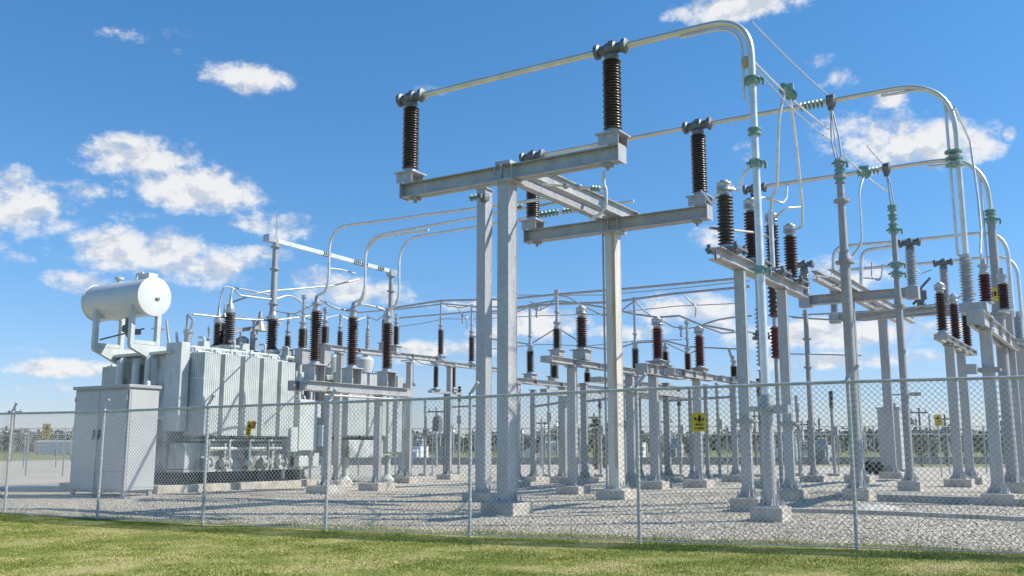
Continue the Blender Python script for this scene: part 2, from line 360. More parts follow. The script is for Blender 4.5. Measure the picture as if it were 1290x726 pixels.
# ================================================================== THE SETTING
E0 = Vector((-21.56, 12.45, 0)); E1 = Vector((-1.35, 15.39, 0))
FD = (E1-E0).normalized(); FN = Vector((-FD.y, FD.x, 0))       # along the front fence / into the yard
def fp(s, t): return E0+FD*s+FN*t
def sheet(name, slist, tlist, dz, m):
    vs = []; fs = []; nt_ = len(tlist)
    for s in slist:
        for t in tlist:
            p = fp(s, t); vs.append((p.x, p.y, H(p.x, p.y)+dz))
    for i in range(len(slist)-1):
        for j in range(nt_-1): fs.append((i*nt_+j, (i+1)*nt_+j, (i+1)*nt_+j+1, i*nt_+j+1))
    b = MB().add(vs, fs); o = b.build(name, m, None, smooth=True); o['kind'] = 'structure'; return o
SL = [-40+1.25*i for i in range(0, 81)]
TL = [-14+1.0*i for i in range(0, 75)]
big = [-4000, -1500, -600, -250, -120, -70, -50]
sheet('ground', big+SL+[75, 100, 150, 260, 600, 1500, 4000], [-400, -100, -40]+TL+[66, 75, 90, 120, 180, 300, 600, 1500, 4500], -.035, 'field')
sheet('gravel_yard', [-70, -60, -50]+SL+[68, 78], [t for t in TL if t >= 0]+[63], 0., 'gravel')
sheet('lawn', SL, [-14+1.0*i for i in range(0, 15)], -.004, 'lawn')

# lawn grass: blades as narrow triangles
def blades(n):
    s = RNG.uniform(-9, 38, n); t = -RNG.uniform(0, 1, n)**1.15*13+.14+.10*np.sin(s*2.1)*np.sin(s*.73)+RNG.normal(0, .05, n)
    px = E0.x+FD.x*s+FN.x*t; py = E0.y+FD.y*s+FN.y*t
    lat = px*CS+py*SN; dep = -px*SN+py*CS
    k = (dep > 8.6) & (np.abs(lat) < dep*.62+2.5); px, py, t = px[k], py[k], t[k]; n = len(px)
    pz = np.array([H(a, b) for a, b in zip(px, py)])-.01
    a = RNG.uniform(0, 2*pi, n); w = RNG.uniform(.004, .008, n)*1.2
    hgt = RNG.uniform(.010, .028, n)*np.where(t > -.12, 1.9, 1.0)*(1+.35*np.sin(px*1.7+py*.6)*np.sin(py*2.3-px*.8))
    la = RNG.uniform(0, 2*pi, n); ll = hgt*RNG.uniform(.4, 1.6, n)
    v = np.empty((n*3, 3)); dx, dy = np.cos(a)*w, np.sin(a)*w
    v[0::3] = np.stack([px-dx, py-dy, pz], 1); v[1::3] = np.stack([px+dx, py+dy, pz], 1)
    v[2::3] = np.stack([px+np.cos(la)*ll, py+np.sin(la)*ll, pz+hgt], 1)
    return v, n
def tri_mesh(name, v, nf, per, m):
    me = bpy.data.meshes.new(name)
    me.vertices.add(len(v)); me.vertices.foreach_set('co', v.astype(np.float32).ravel())
    me.loops.add(nf*3); me.loops.foreach_set('vertex_index', per.astype(np.int32).ravel())
    me.polygons.add(nf); me.polygons.foreach_set('loop_start', np.arange(0, nf*3, 3, dtype=np.int32))
    me.update(calc_edges=True); me.validate(); me.materials.append(M[m])
    o = bpy.data.objects.new(name, me); COL.objects.link(o); return o
v, n = blades(2000000)
tag(tri_mesh('grass', v, n, np.arange(n*3), 'blade'), 'short mown grass with straw coloured patches in front of the fence', 'grass', kind='stuff')
def weeds(n):
    cs = RNG.uniform(-7, 32, 150); s = cs[RNG.integers(0, 150, n)]+RNG.normal(0, .10, n); t = RNG.normal(.02, .07, n)
    k = RNG.random(n) < .12; t = np.where(k, RNG.uniform(0, 1.6, n)**2*.5, t)
    px = E0.x+FD.x*s+FN.x*t; py = E0.y+FD.y*s+FN.y*t; pz = np.array([H(a, b) for a, b in zip(px, py)])-.01
    a = RNG.uniform(0, 2*pi, n); w = RNG.uniform(.003, .007, n); hgt = RNG.gamma(3, .026, n).clip(.03, .2); la = RNG.uniform(0, 2*pi, n); ll = hgt*RNG.uniform(.1, .7, n)
    v = np.empty((n*3, 3)); dx, dy = np.cos(a)*w, np.sin(a)*w
    v[0::3] = np.stack([px-dx, py-dy, pz], 1); v[1::3] = np.stack([px+dx, py+dy, pz], 1); v[2::3] = np.stack([px+np.cos(la)*ll, py+np.sin(la)*ll, pz+hgt], 1)
    return v, n
v, n = weeds(9000)
tag(tri_mesh('weeds', v, n, np.arange(n*3), 'blade'), 'taller weed tufts growing along the foot of the front fence', 'weeds', kind='stuff')
# loose stones on the gravel just behind the fence
def stones(n):
    s = RNG.uniform(-9, 36, n); t = RNG.uniform(0, 1, n)**1.5*13-.12
    px = E0.x+FD.x*s+FN.x*t; py = E0.y+FD.y*s+FN.y*t
    lat = px*CS+py*SN; dep = -px*SN+py*CS
    k = (np.abs(lat) < dep*.62+1); px, py = px[k], py[k]; n = len(px)
    pz = np.array([H(a, b) for a, b in zip(px, py)])
    base = np.array([(1,0,0),(-1,0,0),(0,1,0),(0,-1,0),(0,0,.8),(0,0,-.6)])
    r = np.exp(RNG.normal(-4.42, .40, n)).clip(.007, .04)
    v = base[None]*r[:, None, None]*RNG.uniform(.6, 1.35, (n, 6, 1))*np.array([1, 1, .85])
    v += RNG.normal(0, .22, (n, 6, 3))*r[:, None, None]
    a = RNG.uniform(0, 2*pi, n); c, sn = np.cos(a), np.sin(a)
    x = v[..., 0]*c[:, None]-v[..., 1]*sn[:, None]; y = v[..., 0]*sn[:, None]+v[..., 1]*c[:, None]
    v = np.stack([x+px[:, None], y+py[:, None], v[..., 2]+pz[:, None]+r[:, None]*.25], 2)
    f = np.array([(0,2,4),(2,1,4),(1,3,4),(3,0,4),(2,0,5),(1,2,5),(3,1,5),(0,3,5)])
    per = (f[None]+(np.arange(n)*6)[:, None, None]).reshape(-1, 3)
    return v.reshape(-1, 3), n*8, per
v, n, per = stones(150000)
tag(tri_mesh('gravel_stones', v, n, per, 'stone'), 'loose grey crushed stones lying behind the fence', 'gravel', kind='stuff')

# ---- chain link fences
def zigzag(pts_fn, length, z0f, hf, w, r):
    n = int(length/w); V = []; per = []; base = 0
    for i in range(n):
        u0 = i*w; m = int(hf(u0)/w); ev = i % 2
        k = np.arange(m+1); z = z0f(u0)+k*w
        k = k+ev; out = np.where(k % 2 == 0, 0, .004)
        p = np.array([pts_fn(q) for q in (u0, u0+w*1.06)])
        x = np.where(k % 2 == 0, p[0][0], p[1][0])+FN.x*out; y = np.where(k % 2 == 0, p[0][1], p[1][1])+FN.y*out
        ring = np.array([(0, 1.), (-.87, -.5), (.87, -.5)])*r
        d = p[1]-p[0]; d = d/np.linalg.norm(d)
        vv = np.stack([x[:, None]+d[0]*ring[None, :, 0], y[:, None]+d[1]*ring[None, :, 0]+0*ring[None, :, 0], z[:, None]+0*ring[None, :, 0]], 2)
        nn = np.array([-d[1], d[0]]); vv[..., 0] += nn[0]*ring[None, :, 1]; vv[..., 1] += nn[1]*ring[None, :, 1]
        V.append(vv.reshape(-1, 3)); j = np.arange(m)[:, None]*3+base
        for e in range(3):
            f = (e+1) % 3
            per.append(np.stack([j[:, 0]+e, j[:, 0]+f, j[:, 0]+3+f], 1)); per.append(np.stack([j[:, 0]+e, j[:, 0]+3+f, j[:, 0]+3+e], 1))
        base += (m+1)*3
    V = np.concatenate(V); per = np.concatenate(per); return V, len(per), per
def chain_fence(label, posts, tops, w, wr, pr, rr, arm=True, mname='chain_link_mesh', corner=()):
    """posts: ground points; tops: rail heights above ground"""
    P = [Vector(p) for p in posts]; c = P[len(P)//2]
    t = thing('chain_link_fence', label, 'fence', (c.x, c.y, H(c.x, c.y)))
    cum = [0.]
    for a, b in zip(P, P[1:]): cum.append(cum[-1]+(b-a).length)
    def loc(u):
        for i in range(len(P)-1):
            if u <= cum[i+1] or i == len(P)-2:
                k = (u-cum[i])/(cum[i+1]-cum[i]); q = P[i].lerp(P[i+1], k); return q, tops[i]+(tops[i+1]-tops[i])*k
    for i, p in enumerate(P):
        g = H(p.x, p.y); b = MB(); k = 1.35 if i in corner else 1
        d = (P[min(i+1, len(P)-1)]-P[max(i-1, 0)]).normalized(); nrm = Vector((-d.y, d.x, 0))
        b.lathe((p.x+nrm.x*(pr+.012), p.y+nrm.y*(pr+.012), g-.2), [(pr*k, 0), (pr*k, tops[i]+.2), (pr*1.2*k, tops[i]+.205), (pr*1.2*k, tops[i]+.26), (pr*.6, tops[i]+.29)], 10)
        o = b.build('post', 'fence', t, smooth=True)
        if arm:
            q = p+nrm*(pr+.012); a = MB(); z = g+tops[i]+.06
            a.bar((q.x, q.y, z), (q.x+FD.x*.17-FN.x*.05, q.y+FD.y*.17-FN.y*.05, z+.19), .032, .05); a.build('arm', 'fence', o)
            for hh in (.25, .55, .85): MB().lathe((q.x, q.y, g+tops[i]*hh), [(pr*1.18, 0), (pr*1.18, .03)], 10).build('tie_band', 'mesh', o)
    b = MB(); b.tube([(p.x, p.y, H(p.x, p.y)+tops[i]) for i, p in enumerate(P)], rr, 10); b.build('top_rail', 'fence', t, smooth=True)
    b = MB(); b.tube([(p.x, p.y, H(p.x, p.y)+.035) for p in P], max(wr*1.4, .003), 5); b.build('tension_wire', 'mesh', t)
    fn = lambda u: np.array([loc(u)[0].x, loc(u)[0].y])
    zf = lambda u: H(loc(u)[0].x, loc(u)[0].y)+.03
    V, nf, per = zigzag(fn, cum[-1], zf, lambda u: loc(u)[1]-.02, w, wr)
    off = np.array(ROOT[t.name]); o = tri_mesh(mname, V-off, nf, per, 'mesh'); o.parent = t
    return t, P
fpx = [(-24.5, 12.1), GH(3,648,0), GH(120,655,0), GH(253,662,0), GH(408,669,0), GH(590,677,0), GH(805,685,0), GH(1080,693,0), (-.2, 15.5), (3.0, 16.0), (6.2, 16.5)]
fh = [2.24, 2.25, 2.25, 2.29, 2.31, 2.33, 2.375, 2.42, 2.45, 2.47, 2.48]
chain_fence('tall galvanised chain link fence with angled post arms along the front lawn', [(p[0], p[1], 0) for p in fpx], fh, .043, .0056, .03, .026)
rf = [cam_xy(-44+1.9*i, 50) for i in range(49)]
chain_fence('distant chain link fence closing the rear of the gravel yard', [(x, y, 0) for x, y in rf], [2.4]*49, .17, .0042, .034, .026, arm=False)
rf = [cam_xy(-60+2.3*i, 69) for i in range(54)]
chain_fence('farthest chain link fence beside the dry field before the low wall', [(x, y, 0) for x, y in rf], [2.35]*54, .26, .005, .04, .03, arm=False)

# ---- low concrete curbs / cable trench edges
def curb(name, label, p0, p1, w, h, m, cat='curb'):
    b = MB(); n = 14; p0 = Vector((*p0, 0)); p1 = Vector((*p1, 0)); d = (p1-p0).normalized(); nn = Vector((-d.y, d.x, 0))*w/2
    vs = []; fs = []
    for i in range(n+1):
        q = p0.lerp(p1, i/n); g = H(q.x, q.y)
        for s, z in ((-1,-.2),(1,-.2),(1,h),(-1,h)): vs.append((q.x+nn.x*s, q.y+nn.y*s, g+z))
    for i in range(n):
        for k in range(4): fs.append((i*4+k, i*4+(k+1) % 4, i*4+4+(k+1) % 4, i*4+4+k))
    fs += [(0,1,2,3), (n*4+3, n*4+2, n*4+1, n*4)]
    b.add(vs, fs); return alone(b, name, m, label, cat, bevel=.012)
curb('trench_curb', 'pale concrete cable trench edge running right from the tubular riser footing', GH(990,640,.08), (GH(990,640,.08)[0]+9, GH(990,640,.08)[1]), .2, .08, 'conc')
curb('trench_curb', 'long trench wall in concrete darkened for shade behind the right hand riser poles', GH(1106,626,.1), (GH(1106,626,.1)[0]+9, GH(1106,626,.1)[1]), .25, .16, 'concd')  # darker concrete puts a shadow band on the gravel into the curb's colour
curb('retaining_wall', 'long low grey wall crossing the far end of the yard', cam_xy(-16, 79), cam_xy(66, 88), .5, .6, 'farwall', 'wall')

# ---- sun, sky and clouds
SUN_EL, SUN_AZ = radians(43), math.atan2(.52, .854)         # azimuth counter clockwise from +X
sd = Vector((cos(SUN_EL)*cos(SUN_AZ), cos(SUN_EL)*sin(SUN_AZ), sin(SUN_EL)))
li = bpy.data.lights.new('sun', 'SUN'); li.energy = 5.0; li.angle = radians(.53); li.color = (1, .94, .84)
so = bpy.data.objects.new('sun', li); COL.objects.link(so); so.rotation_euler = (-sd).to_track_quat('-Z', 'Y').to_euler()
W = bpy.data.worlds.new('World'); SC.world = W; W.use_nodes = True
nt = W.node_tree; N = nt.nodes; L = nt.links; bg = N['Background']
sky = N.new('ShaderNodeTexSky'); sky.sky_type = 'NISHITA'; sky.sun_disc = False; sky.sun_elevation = SUN_EL; sky.sun_rotation = pi/2-SUN_AZ
sky.altitude = 0; sky.air_density = 1.0; sky.dust_density = .15; sky.ozone_density = 1.6
def math_n(op, a, b=None, c=None, clamp=False):
    n = N.new('ShaderNodeMath'); n.operation = op; n.use_clamp = clamp
    for i, q in enumerate((a, b, c)):
        if q is None: continue
        if isinstance(q, (int, float)): n.inputs[i].default_value = q
        else: L.new(q, n.inputs[i])
    return n.outputs[0]
tc = N.new('ShaderNodeTexCoord')
sx = N.new('ShaderNodeSeparateXYZ'); L.new(tc.outputs['Generated'], sx.inputs[0])
AZ = math_n('ARCTAN2', sx.outputs['Y'], sx.outputs['X']); EL = math_n('ARCSINE', sx.outputs['Z'])
def sky_noise(scale, detail, rough, seed, stretch=1., up=0., side=0.):
    cv = N.new('ShaderNodeCombineXYZ'); L.new(math_n('ADD', AZ, side), cv.inputs[0]); L.new(math_n('MULTIPLY_ADD', EL, stretch, up*stretch), cv.inputs[1]); cv.inputs[2].default_value = seed
    nz = N.new('ShaderNodeTexNoise'); nz.inputs['Scale'].default_value = scale; nz.inputs['Detail'].default_value = detail; nz.inputs['Roughness'].default_value = rough
    L.new(cv.outputs[0], nz.inputs['Vector']); return nz.outputs['Fac']
n_big = sky_noise(26, 8, .62, 3.1, 1.5); n_fine = sky_noise(95, 6, .6, 8.4, 1.3)
CL = [  # cloud positions, radii (photo pixels -> sky azimuth / elevation) and density
 (310,97,52,17,1.1),(155,42,30,9,.62),(212,44,28,9,.6),(262,70,40,9,.55),(925,9,72,15,1.15),(870,18,30,8,.8),
 (180,200,62,24,1.15),(245,238,70,24,1.2),(300,250,34,14,.9),(125,242,48,12,.8),(30,262,62,30,1.15),(15,228,34,18,.95),(90,250,34,12,.8),(160,270,34,8,.6),
 (180,318,82,25,1.2),(130,308,40,16,1.0),(255,338,66,20,1.1),(300,350,40,12,.85),(100,356,36,13,1.0),(345,284,42,16,.95),(322,322,36,12,.95),(15,325,22,9,.6),
 (75,464,62,10,1.2),(190,455,60,7,.55),(20,440,50,7,.55),(450,368,62,16,1.0),(400,352,40,12,.8),(535,442,44,10,1.0),(590,440,40,11,.9),(560,455,70,8,.7),(30,490,90,7,.6),
 (680,406,48,16,1.15),(640,420,50,10,.8),(870,388,60,17,1.1),(800,420,60,9,.7),(900,410,50,10,.8),(1075,345,60,18,.9),(1010,340,40,10,.7),(1045,420,120,17,1.1),(1180,415,70,12,.9),(1045,455,90,10,1.05),(1165,450,50,9,.9),
 (892,300,24,14,.95),(1115,178,60,30,1.1),(1185,178,62,26,1.25),(1230,185,30,18,1.0),(1075,160,40,24,.9),(1058,97,24,13,.85),(1035,78,16,9,.65),(1115,126,26,11,.9),(1272,168,9,9,1.05),
 (945,190,22,11,.65),(545,113,18,6,.6),(600,385,70,8,.65),(1290,452,50,8,.9),(-60,300,50,30,1.1),(1380,300,60,24,1.),(1400,140,70,20,1.)]
mask = None
for u, v, ru, rv, dn in CL:
    r = Vector(ray(u, v)).normalized(); az = math.atan2(r.y, r.x); el = math.asin(r.z)
    r2 = Vector(ray(u+ru, v)).normalized(); ra = abs(math.atan2(r2.y, r2.x)-az)*1.36
    r3 = Vector(ray(u, v-rv)).normalized(); re = abs(math.asin(r3.z)-el)*1.34
    a = math_n('MULTIPLY_ADD', AZ, 1/ra, -az/ra); e = math_n('MULTIPLY_ADD', EL, 1/re, -el/re)
    d = math_n('ADD', math_n('MULTIPLY', a, a), math_n('MULTIPLY', e, e))
    k = math_n('MULTIPLY_ADD', d, -.62*dn, dn)         # dn at the middle, falling outwards
    # lit tops, grey undersides: height inside the cloud
    mask = k if mask is None else math_n('MAXIMUM', mask, k)
dens = math_n('ADD', mask, math_n('ADD', math_n('MULTIPLY_ADD', n_big, 2.2, -1.1), math_n('MULTIPLY_ADD', n_fine, .75, -.375)))
mr = N.new('ShaderNodeMapRange'); mr.interpolation_type = 'SMOOTHSTEP'; mr.inputs['From Min'].default_value = .36; mr.inputs['From Max'].default_value = 1.16; mr.inputs['To Max'].default_value = .93
L.new(dens, mr.inputs['Value'])
cr = N.new('ShaderNodeValToRGB'); ce = cr.color_ramp.elements
ce[0].position = .22; ce[0].color = (.68, .73, .81, 1); ce[1].position = .74; ce[1].color = (.98, .98, .975, 1)
relief = math_n('SUBTRACT', sky_noise(26, 5, .55, 3.1, 1.5), sky_noise(26, 5, .55, 3.1, 1.5, up=.012, side=-.006))
L.new(math_n('MULTIPLY_ADD', relief, 4.5, math_n('MULTIPLY_ADD', sky_noise(14, 3, .5, 14.2, 2.2), .5, .36)), cr.inputs['Fac'])
CLOUD_GAIN = 8.0
cg = N.new('ShaderNodeVectorMath'); cg.operation = 'SCALE'; cg.inputs['Scale'].default_value = CLOUD_GAIN; L.new(cr.outputs['Color'], cg.inputs[0])
st = N.new('ShaderNodeValToRGB'); se = st.color_ramp.elements
se[0].position = 0; se[0].color = (.80, .85, 1.22, 1); se[1].position = .6; se[1].color = (.50, 1.16, 1.52, 1); k = se.new(.2); k.color = (.62, 1.01, 1.34, 1)
L.new(EL, st.inputs['Fac'])
stn = N.new('ShaderNodeVectorMath'); stn.operation = 'MULTIPLY'; L.new(st.outputs['Color'], stn.inputs[1]); L.new(sky.outputs['Color'], stn.inputs[0])
mx = N.new('ShaderNodeMix'); mx.data_type = 'RGBA'; L.new(mr.outputs['Result'], mx.inputs['Factor'])
L.new(stn.outputs[0], mx.inputs['A']); L.new(cg.outputs[0], mx.inputs['B']); L.new(mx.outputs['Result'], bg.inputs['Color']); bg.inputs['Strength'].default_value = .097
SC.view_settings.view_transform = 'Standard'; SC.view_settings.look = 'None'; SC.view_settings.gamma = 1; SC.view_settings.exposure = .26

# ---- camera
cd = bpy.data.cameras.new('camera'); cd.sensor_width = 36; cd.lens = 36*F/1290; cd.clip_end = 9000; cd.clip_start = .1
co = bpy.data.objects.new('camera', cd); COL.objects.link(co); co.location = (0, 0, EYE)
co.rotation_euler = (pi/2+TH, 0, math.atan2(SN, CS)); SC.camera = co

# ================================================================== NEAR BUS STRUCTURE (tall T frame in front)
Y1, Y2, Y3 = 18.45, 24.0, 29.75
TX = -11.85
t = thing('bus_support_structure', 'tall twin column steel T frame with two long cross arms, nearest the lawn', 'steel frame', (TX, (Y1+Y2)/2, 0))
ZB = 7.87
for yy, m, x0, x1 in ((Y1, 'galv', -14.95, -8.85), (Y2, 'rusty', -14.7, -8.95)):
    dz = 0 if yy == Y1 else -.16
    h_column(t, TX, yy, H(TX, yy), ZB-.19+dz, .29, m, fw=.86, fh=.26, cap=False, ay=1.25)
    z = ZB+dz
    b = MB(); b.channel((x0, yy-.09, z), (x1, yy-.09, z), .16, .36, .02); b.build('cross_arm', 'galv', t)
    b = MB(); b.channel((x1, yy+.10, z), (x0, yy+.10, z), .16, .36, .02); b.build('cross_arm', 'galv', t)
    for xe in (x0, x1):
        b = MB(); b.box(xe-.014, xe+.014, yy-.20, yy+.21, z-.20, z+.20); b.build('end_plate', 'galv', t)
    b = MB(); b.box(TX-.3, TX+.3, yy-.30, yy+.31, z-.245, z-.19); b.box(TX-.012, TX+.012, yy-.30, yy-.18, z-.19, z+.17)
    b.box(TX-.25, TX-.22, yy-.20, yy-.18, z-.17, z+.17); b.box(TX+.22, TX+.25, yy-.20, yy-.18, z-.17, z+.17); b.build('seat_bracket', 'galv', t)
    b = MB(); b.box(TX-.21, TX+.21, yy-.21, yy+.22, z+.185, z+.27); b.build('cap_plate', 'galv', t)
    for xe in (x0+.35, x1-.35):
        b = MB(); b.box(xe-.09, xe+.09, yy-.12, yy+.12, z-.25, z-.183); b.lathe((xe, yy, z-.33), [(.04,0),(.04,.08)], 8); b.build('hanger_lug', 'galv_dull', t)
for xx in (TX-.33, TX+.27):
    b = MB(); b.ibeam((xx, Y1+.32, ZB+.18), (xx, Y2+1.1, ZB+.20), .22, .34, .02, .016); b.build('tie_beam', 'galv', t)
b = MB(); b.box(TX-.45, TX+.40, Y2+.9, Y2+.95, ZB+.03, ZB+.37); b.build('end_plate', 'galv', t)
b = MB(); b.box(TX+.055, TX+.150, Y2-.204, Y2-.196, .9, ZB-.4); b.build('stain_streak', 'stain', t)
conduit(t, TX-.26, Y2-.1, H(TX, Y2), ZB-.35, .03)

GI = 'dark ribbed post insulators on the front T frame'
zt = ZB+.185
_, T1 = insulator('post_insulator', 'dark ribbed post insulator at the left tip of the nearest upper cross arm', 'insulator', (-14.78, Y1, zt), 1.75, .215, 'dark', 25, 'clamp', GI, stool=.24)
_, T2 = insulator('post_insulator', 'dark ribbed post insulator at the right tip of the nearest upper cross arm', 'insulator', (-9.06, Y1, zt), 1.75, .215, 'dark', 25, 'clamp', GI, stool=.24)
_, T3 = insulator('post_insulator', 'dark post insulator half hidden below the cross arm beside the front column', 'insulator', (-14.5, Y2, zt-.16), 1.75, .215, 'dark', 25, 'clamp', GI, stool=.24)
_, T4 = insulator('post_insulator', 'dark post insulator at the right tip of the second lower cross arm', 'insulator', (-9.2, Y2, zt-.16), 1.75, .215, 'dark', 25, 'clamp', GI, stool=.24)
zb1 = T1.z; zb2 = T3.z
# ---- bus pipes of the three phases; each turns down at its right end
R1 = (-5.86, Y1)
r1top = zb1+.02
pipe('topmost thick bus pipe bending down to the nearest tubular riser', [(-14.95, Y1, zb1), (R1[0], Y1, zb1), (R1[0], Y1, zb1-1.9)], .078, 'alu_tan', group='main bus pipes', rad=.9)
pipe('slim jumper pipe tucked under the bend of the topmost bus pipe', [(-7.4, Y1-.01, zb1-.125), (-6.04, Y1-.01, zb1-.15), (-6.04, Y1-.01, zb1-1.8)], .034, 'alu', 'jumper pipe', rad=.85)
X2B = -2.78
pipe('second long bus pipe crossing the sky above the brown instrument transformers', [(-14.75, Y2, zb2), (X2B, Y2, zb2), (X2B, Y2, PY(1222,322,Y2).z)], .064, 'alu_tan', group='main bus pipes', rad=1.35)
pipe('slim twin pipe running just left of the second bus pipe drop', [(-4.4, Y2-.01, zb2-.12), (X2B-.19, Y2-.01, zb2-.16), (X2B-.17, Y2-.01, PY(1216,322,Y2).z)], .036, 'alu', 'jumper pipe', rad=1.28)
zb3 = PY(1112, 213, Y3).z
X3B = -2.72
pipe('third bus pipe behind the second, bending down at the right edge', [(-9.75, Y3, zb3), (X3B, Y3, zb3), (X3B, Y3, PY(1250,275,Y3).z-1.2)], .064, 'alu_tan', group='main bus pipes', rad=1.4)
pipe('slim twin pipe following the bend of the third bus pipe', [(-4.3, Y3, zb3-.13), (X3B-.2, Y3, zb3-.17), (X3B-.2, Y3, PY(1250,300,Y3).z-.8)], .036, 'alu', 'jumper pipe', rad=1.3)

# ---- tubular risers (poles) of the three phases
def riser(label, x, y, z1, r0, r1, zf, group='tubular riser poles', m='galv', upper=True, fw=.62):
    g = H(x, y); t = thing('riser_pole', label, 'pole', (x, y, g), group)
    footing_plinth(t, x, y, g, fw, .26); base_plate(t, x, y, g+.26, r0*2.0)
    b = MB(); b.tube([(x, y, g+.29), (x, y, zf)], r0, 16, r0*.92); b.build('lower_tube', m, t, smooth=True)
    b = MB(); b.lathe((x, y, zf-.03), [(r0*1.7, 0), (r0*1.7, .06), (r0*1.1, .065), (r0*1.1, .14), (r1*1.25, .2), (r1*1.25, .3)], 16); b.build('flange', 'galv_dull', t, smooth=True)
    b = MB(); b.tube([(x, y, zf), (x, y, (zf+z1)/2), (x, y, z1)], r1, 16, r1*.8); b.build('upper_tube', 'alu' if m == 'galv' and upper else m, t, smooth=True)
    return t
rz = PY(968, 515, Y1).z
rp = riser('nearest bright tubular riser pole on its own footing in front of the brown instrument transformers', R1[0], Y1, zb1-1.3, .125, .088, rz)
def ring_clamp(t, x, y, z, r, m='green', tail=True):
    b = MB(); b.lathe((x, y, z-.09), [(r*1.04,0),(r*1.3,.02),(r*1.3,.045),(r*1.08,.055),(r*1.08,.11),(r*1.33,.12),(r*1.33,.155),(r*1.04,.175)], 14)
    if tail: b.cbox((x+r*1.5, y, z), .1, .07, .05).cbox((x+r*1.9, y, z-.07), .05, .05, .14).cbox((x-r*1.5, y, z+.02), .07, .05, .05)
    return b.build('clamp_ring', m, t, smooth=True)
ring_clamp(rp, R1[0], Y1, zb1-1.42, .12, 'green'); ring_clamp(rp, R1[0], Y1, PY(957, 165, Y1).z, .105, 'green', False)
ring_clamp(rp, R1[0], Y1, PY(957, 205, Y1).z, .105, 'green'); ring_clamp(rp, R1[0], Y1, PY(958, 340, Y1).z, .10, 'green')
b = MB(); b.lathe((R1[0]-.13, Y1, zb1-1.12), [(.05,0),(.085,.03),(.085,.2),(.04,.24)], 10); b.build('corona_cap', 'stain', rp, smooth=True)
b = MB(); b.cbox((R1[0]+.3, Y1-.02, rz-.02), .3, .2, .16).cbox((R1[0]-.33, Y1, rz), .28, .14, .1); b.build('bracket', 'galv', rp)
R2 = (-5.5, Y2); R3 = (-5.35, Y3)
p2 = riser('middle slender tapered riser pole tied up to the second bus pipe by forked conductors', R2[0], R2[1], PY(1058, 200, Y2).z, .135, .105, PY(1072, 330, Y2).z, m='galv_dull')
b = MB(); b.lathe((R2[0], Y2, PY(1066,255,Y2).z), [(.13,0),(.19,.02),(.19,.08),(.13,.1)], 14); b.build('flange', 'galv_dull', p2)
b = MB(); b.lathe((R2[0], Y2, PY(1062,225,Y2).z), [(.125,0),(.16,.02),(.16,.08),(.125,.1)], 14); b.build('flange', 'galv_dull', p2)
gz = PY(1058, 200, Y2).z
for k in range(3): ring_clamp(p2, R2[0], Y2, gz-.12-.22*k, .1, 'green', k == 0)
b = MB(); top = Vector((R2[0]-.12, Y2, zb2-.12))
b.tube([(R2[0]-.07, Y2, gz-.05), (R2[0]-.16, Y2, gz+.5), top], .022, 8); b.tube([(R2[0]+.07, Y2, gz-.05), (R2[0]+.03, Y2, gz+.55), top], .022, 8); b.tube([(R2[0], Y2-.06, gz-.05), (R2[0]-.05, Y2-.1, gz+.5), top], .016, 8)
b.build('forked_conductor', 'wire', p2, smooth=True)
b = MB(); b.lathe((R2[0]-.22, Y2, zb2), [(.11,0),(.17,.02),(.17,.2),(.11,.22)], 14, (1,0,0)); b.cbox((R2[0]-.12, Y2, zb2-.16), .14, .14, .16); b.build('clamp', 'clamp', p2, smooth=True)
b = MB(); green_fitting(b, (R2[0]-.6, Y2, zb2-.02), (1,0,0), .62, .13, 6); b.build('glass_insulator', 'green', p2, smooth=True)
p3 = riser('farther slender riser pole with green clamps under the third bus pipe', R3[0], R3[1], PY(1123, 258, Y3).z, .115, .095, PY(1138, 385, Y3).z, m='galv_dull')
gz = PY(1123, 258, Y3).z
for k in range(3): ring_clamp(p3, R3[0], Y3, gz-.1-.28*k, .11, 'green', False)
ring_clamp(p3, R3[0], Y3, PY(1129, 290, Y3).z, .12, 'green'); ring_clamp(p3, R3[0], Y3, PY(1134, 333, Y3).z, .13, 'green'); ring_clamp(p3, R3[0], Y3, PY(1135, 345, Y3).z, .13, 'green')
b = MB(); top = Vector((R3[0]-.1, Y3, zb3-.1))
b.tube([(R3[0]-.03, Y3, gz), (R3[0]-.07, Y3, gz+.6), top], .024, 8); b.tube([(R3[0]+.05, Y3, gz), (R3[0], Y3, gz+.6), top], .018, 8); b.build('forked_conductor', 'wire', p3, smooth=True)
b = MB(); b.lathe((R3[0]-.2, Y3, zb3), [(.11,0),(.17,.02),(.17,.2),(.11,.22)], 14, (1,0,0)); b.cbox((R3[0]-.1, Y3, zb3-.16), .14, .14, .16); b.build('clamp', 'clamp', p3, smooth=True)
b = MB(); green_fitting(b, (R3[0]-.62, Y3, zb3-.02), (1,0,0), .66, .14, 6); b.build('glass_insulator', 'green', p3, smooth=True)
mk = MB(); mk.lathe((R3[0]-.35, Y3, PY(1141, 497, Y3).z), [(.02,0),(.02,.7)], 6, (1,0,0)); mk.cbox((R3[0]+.3, Y3, PY(1141, 497, Y3).z), .3, .1, .1); mk.build('step_bracket', 'galv_dull', p3)

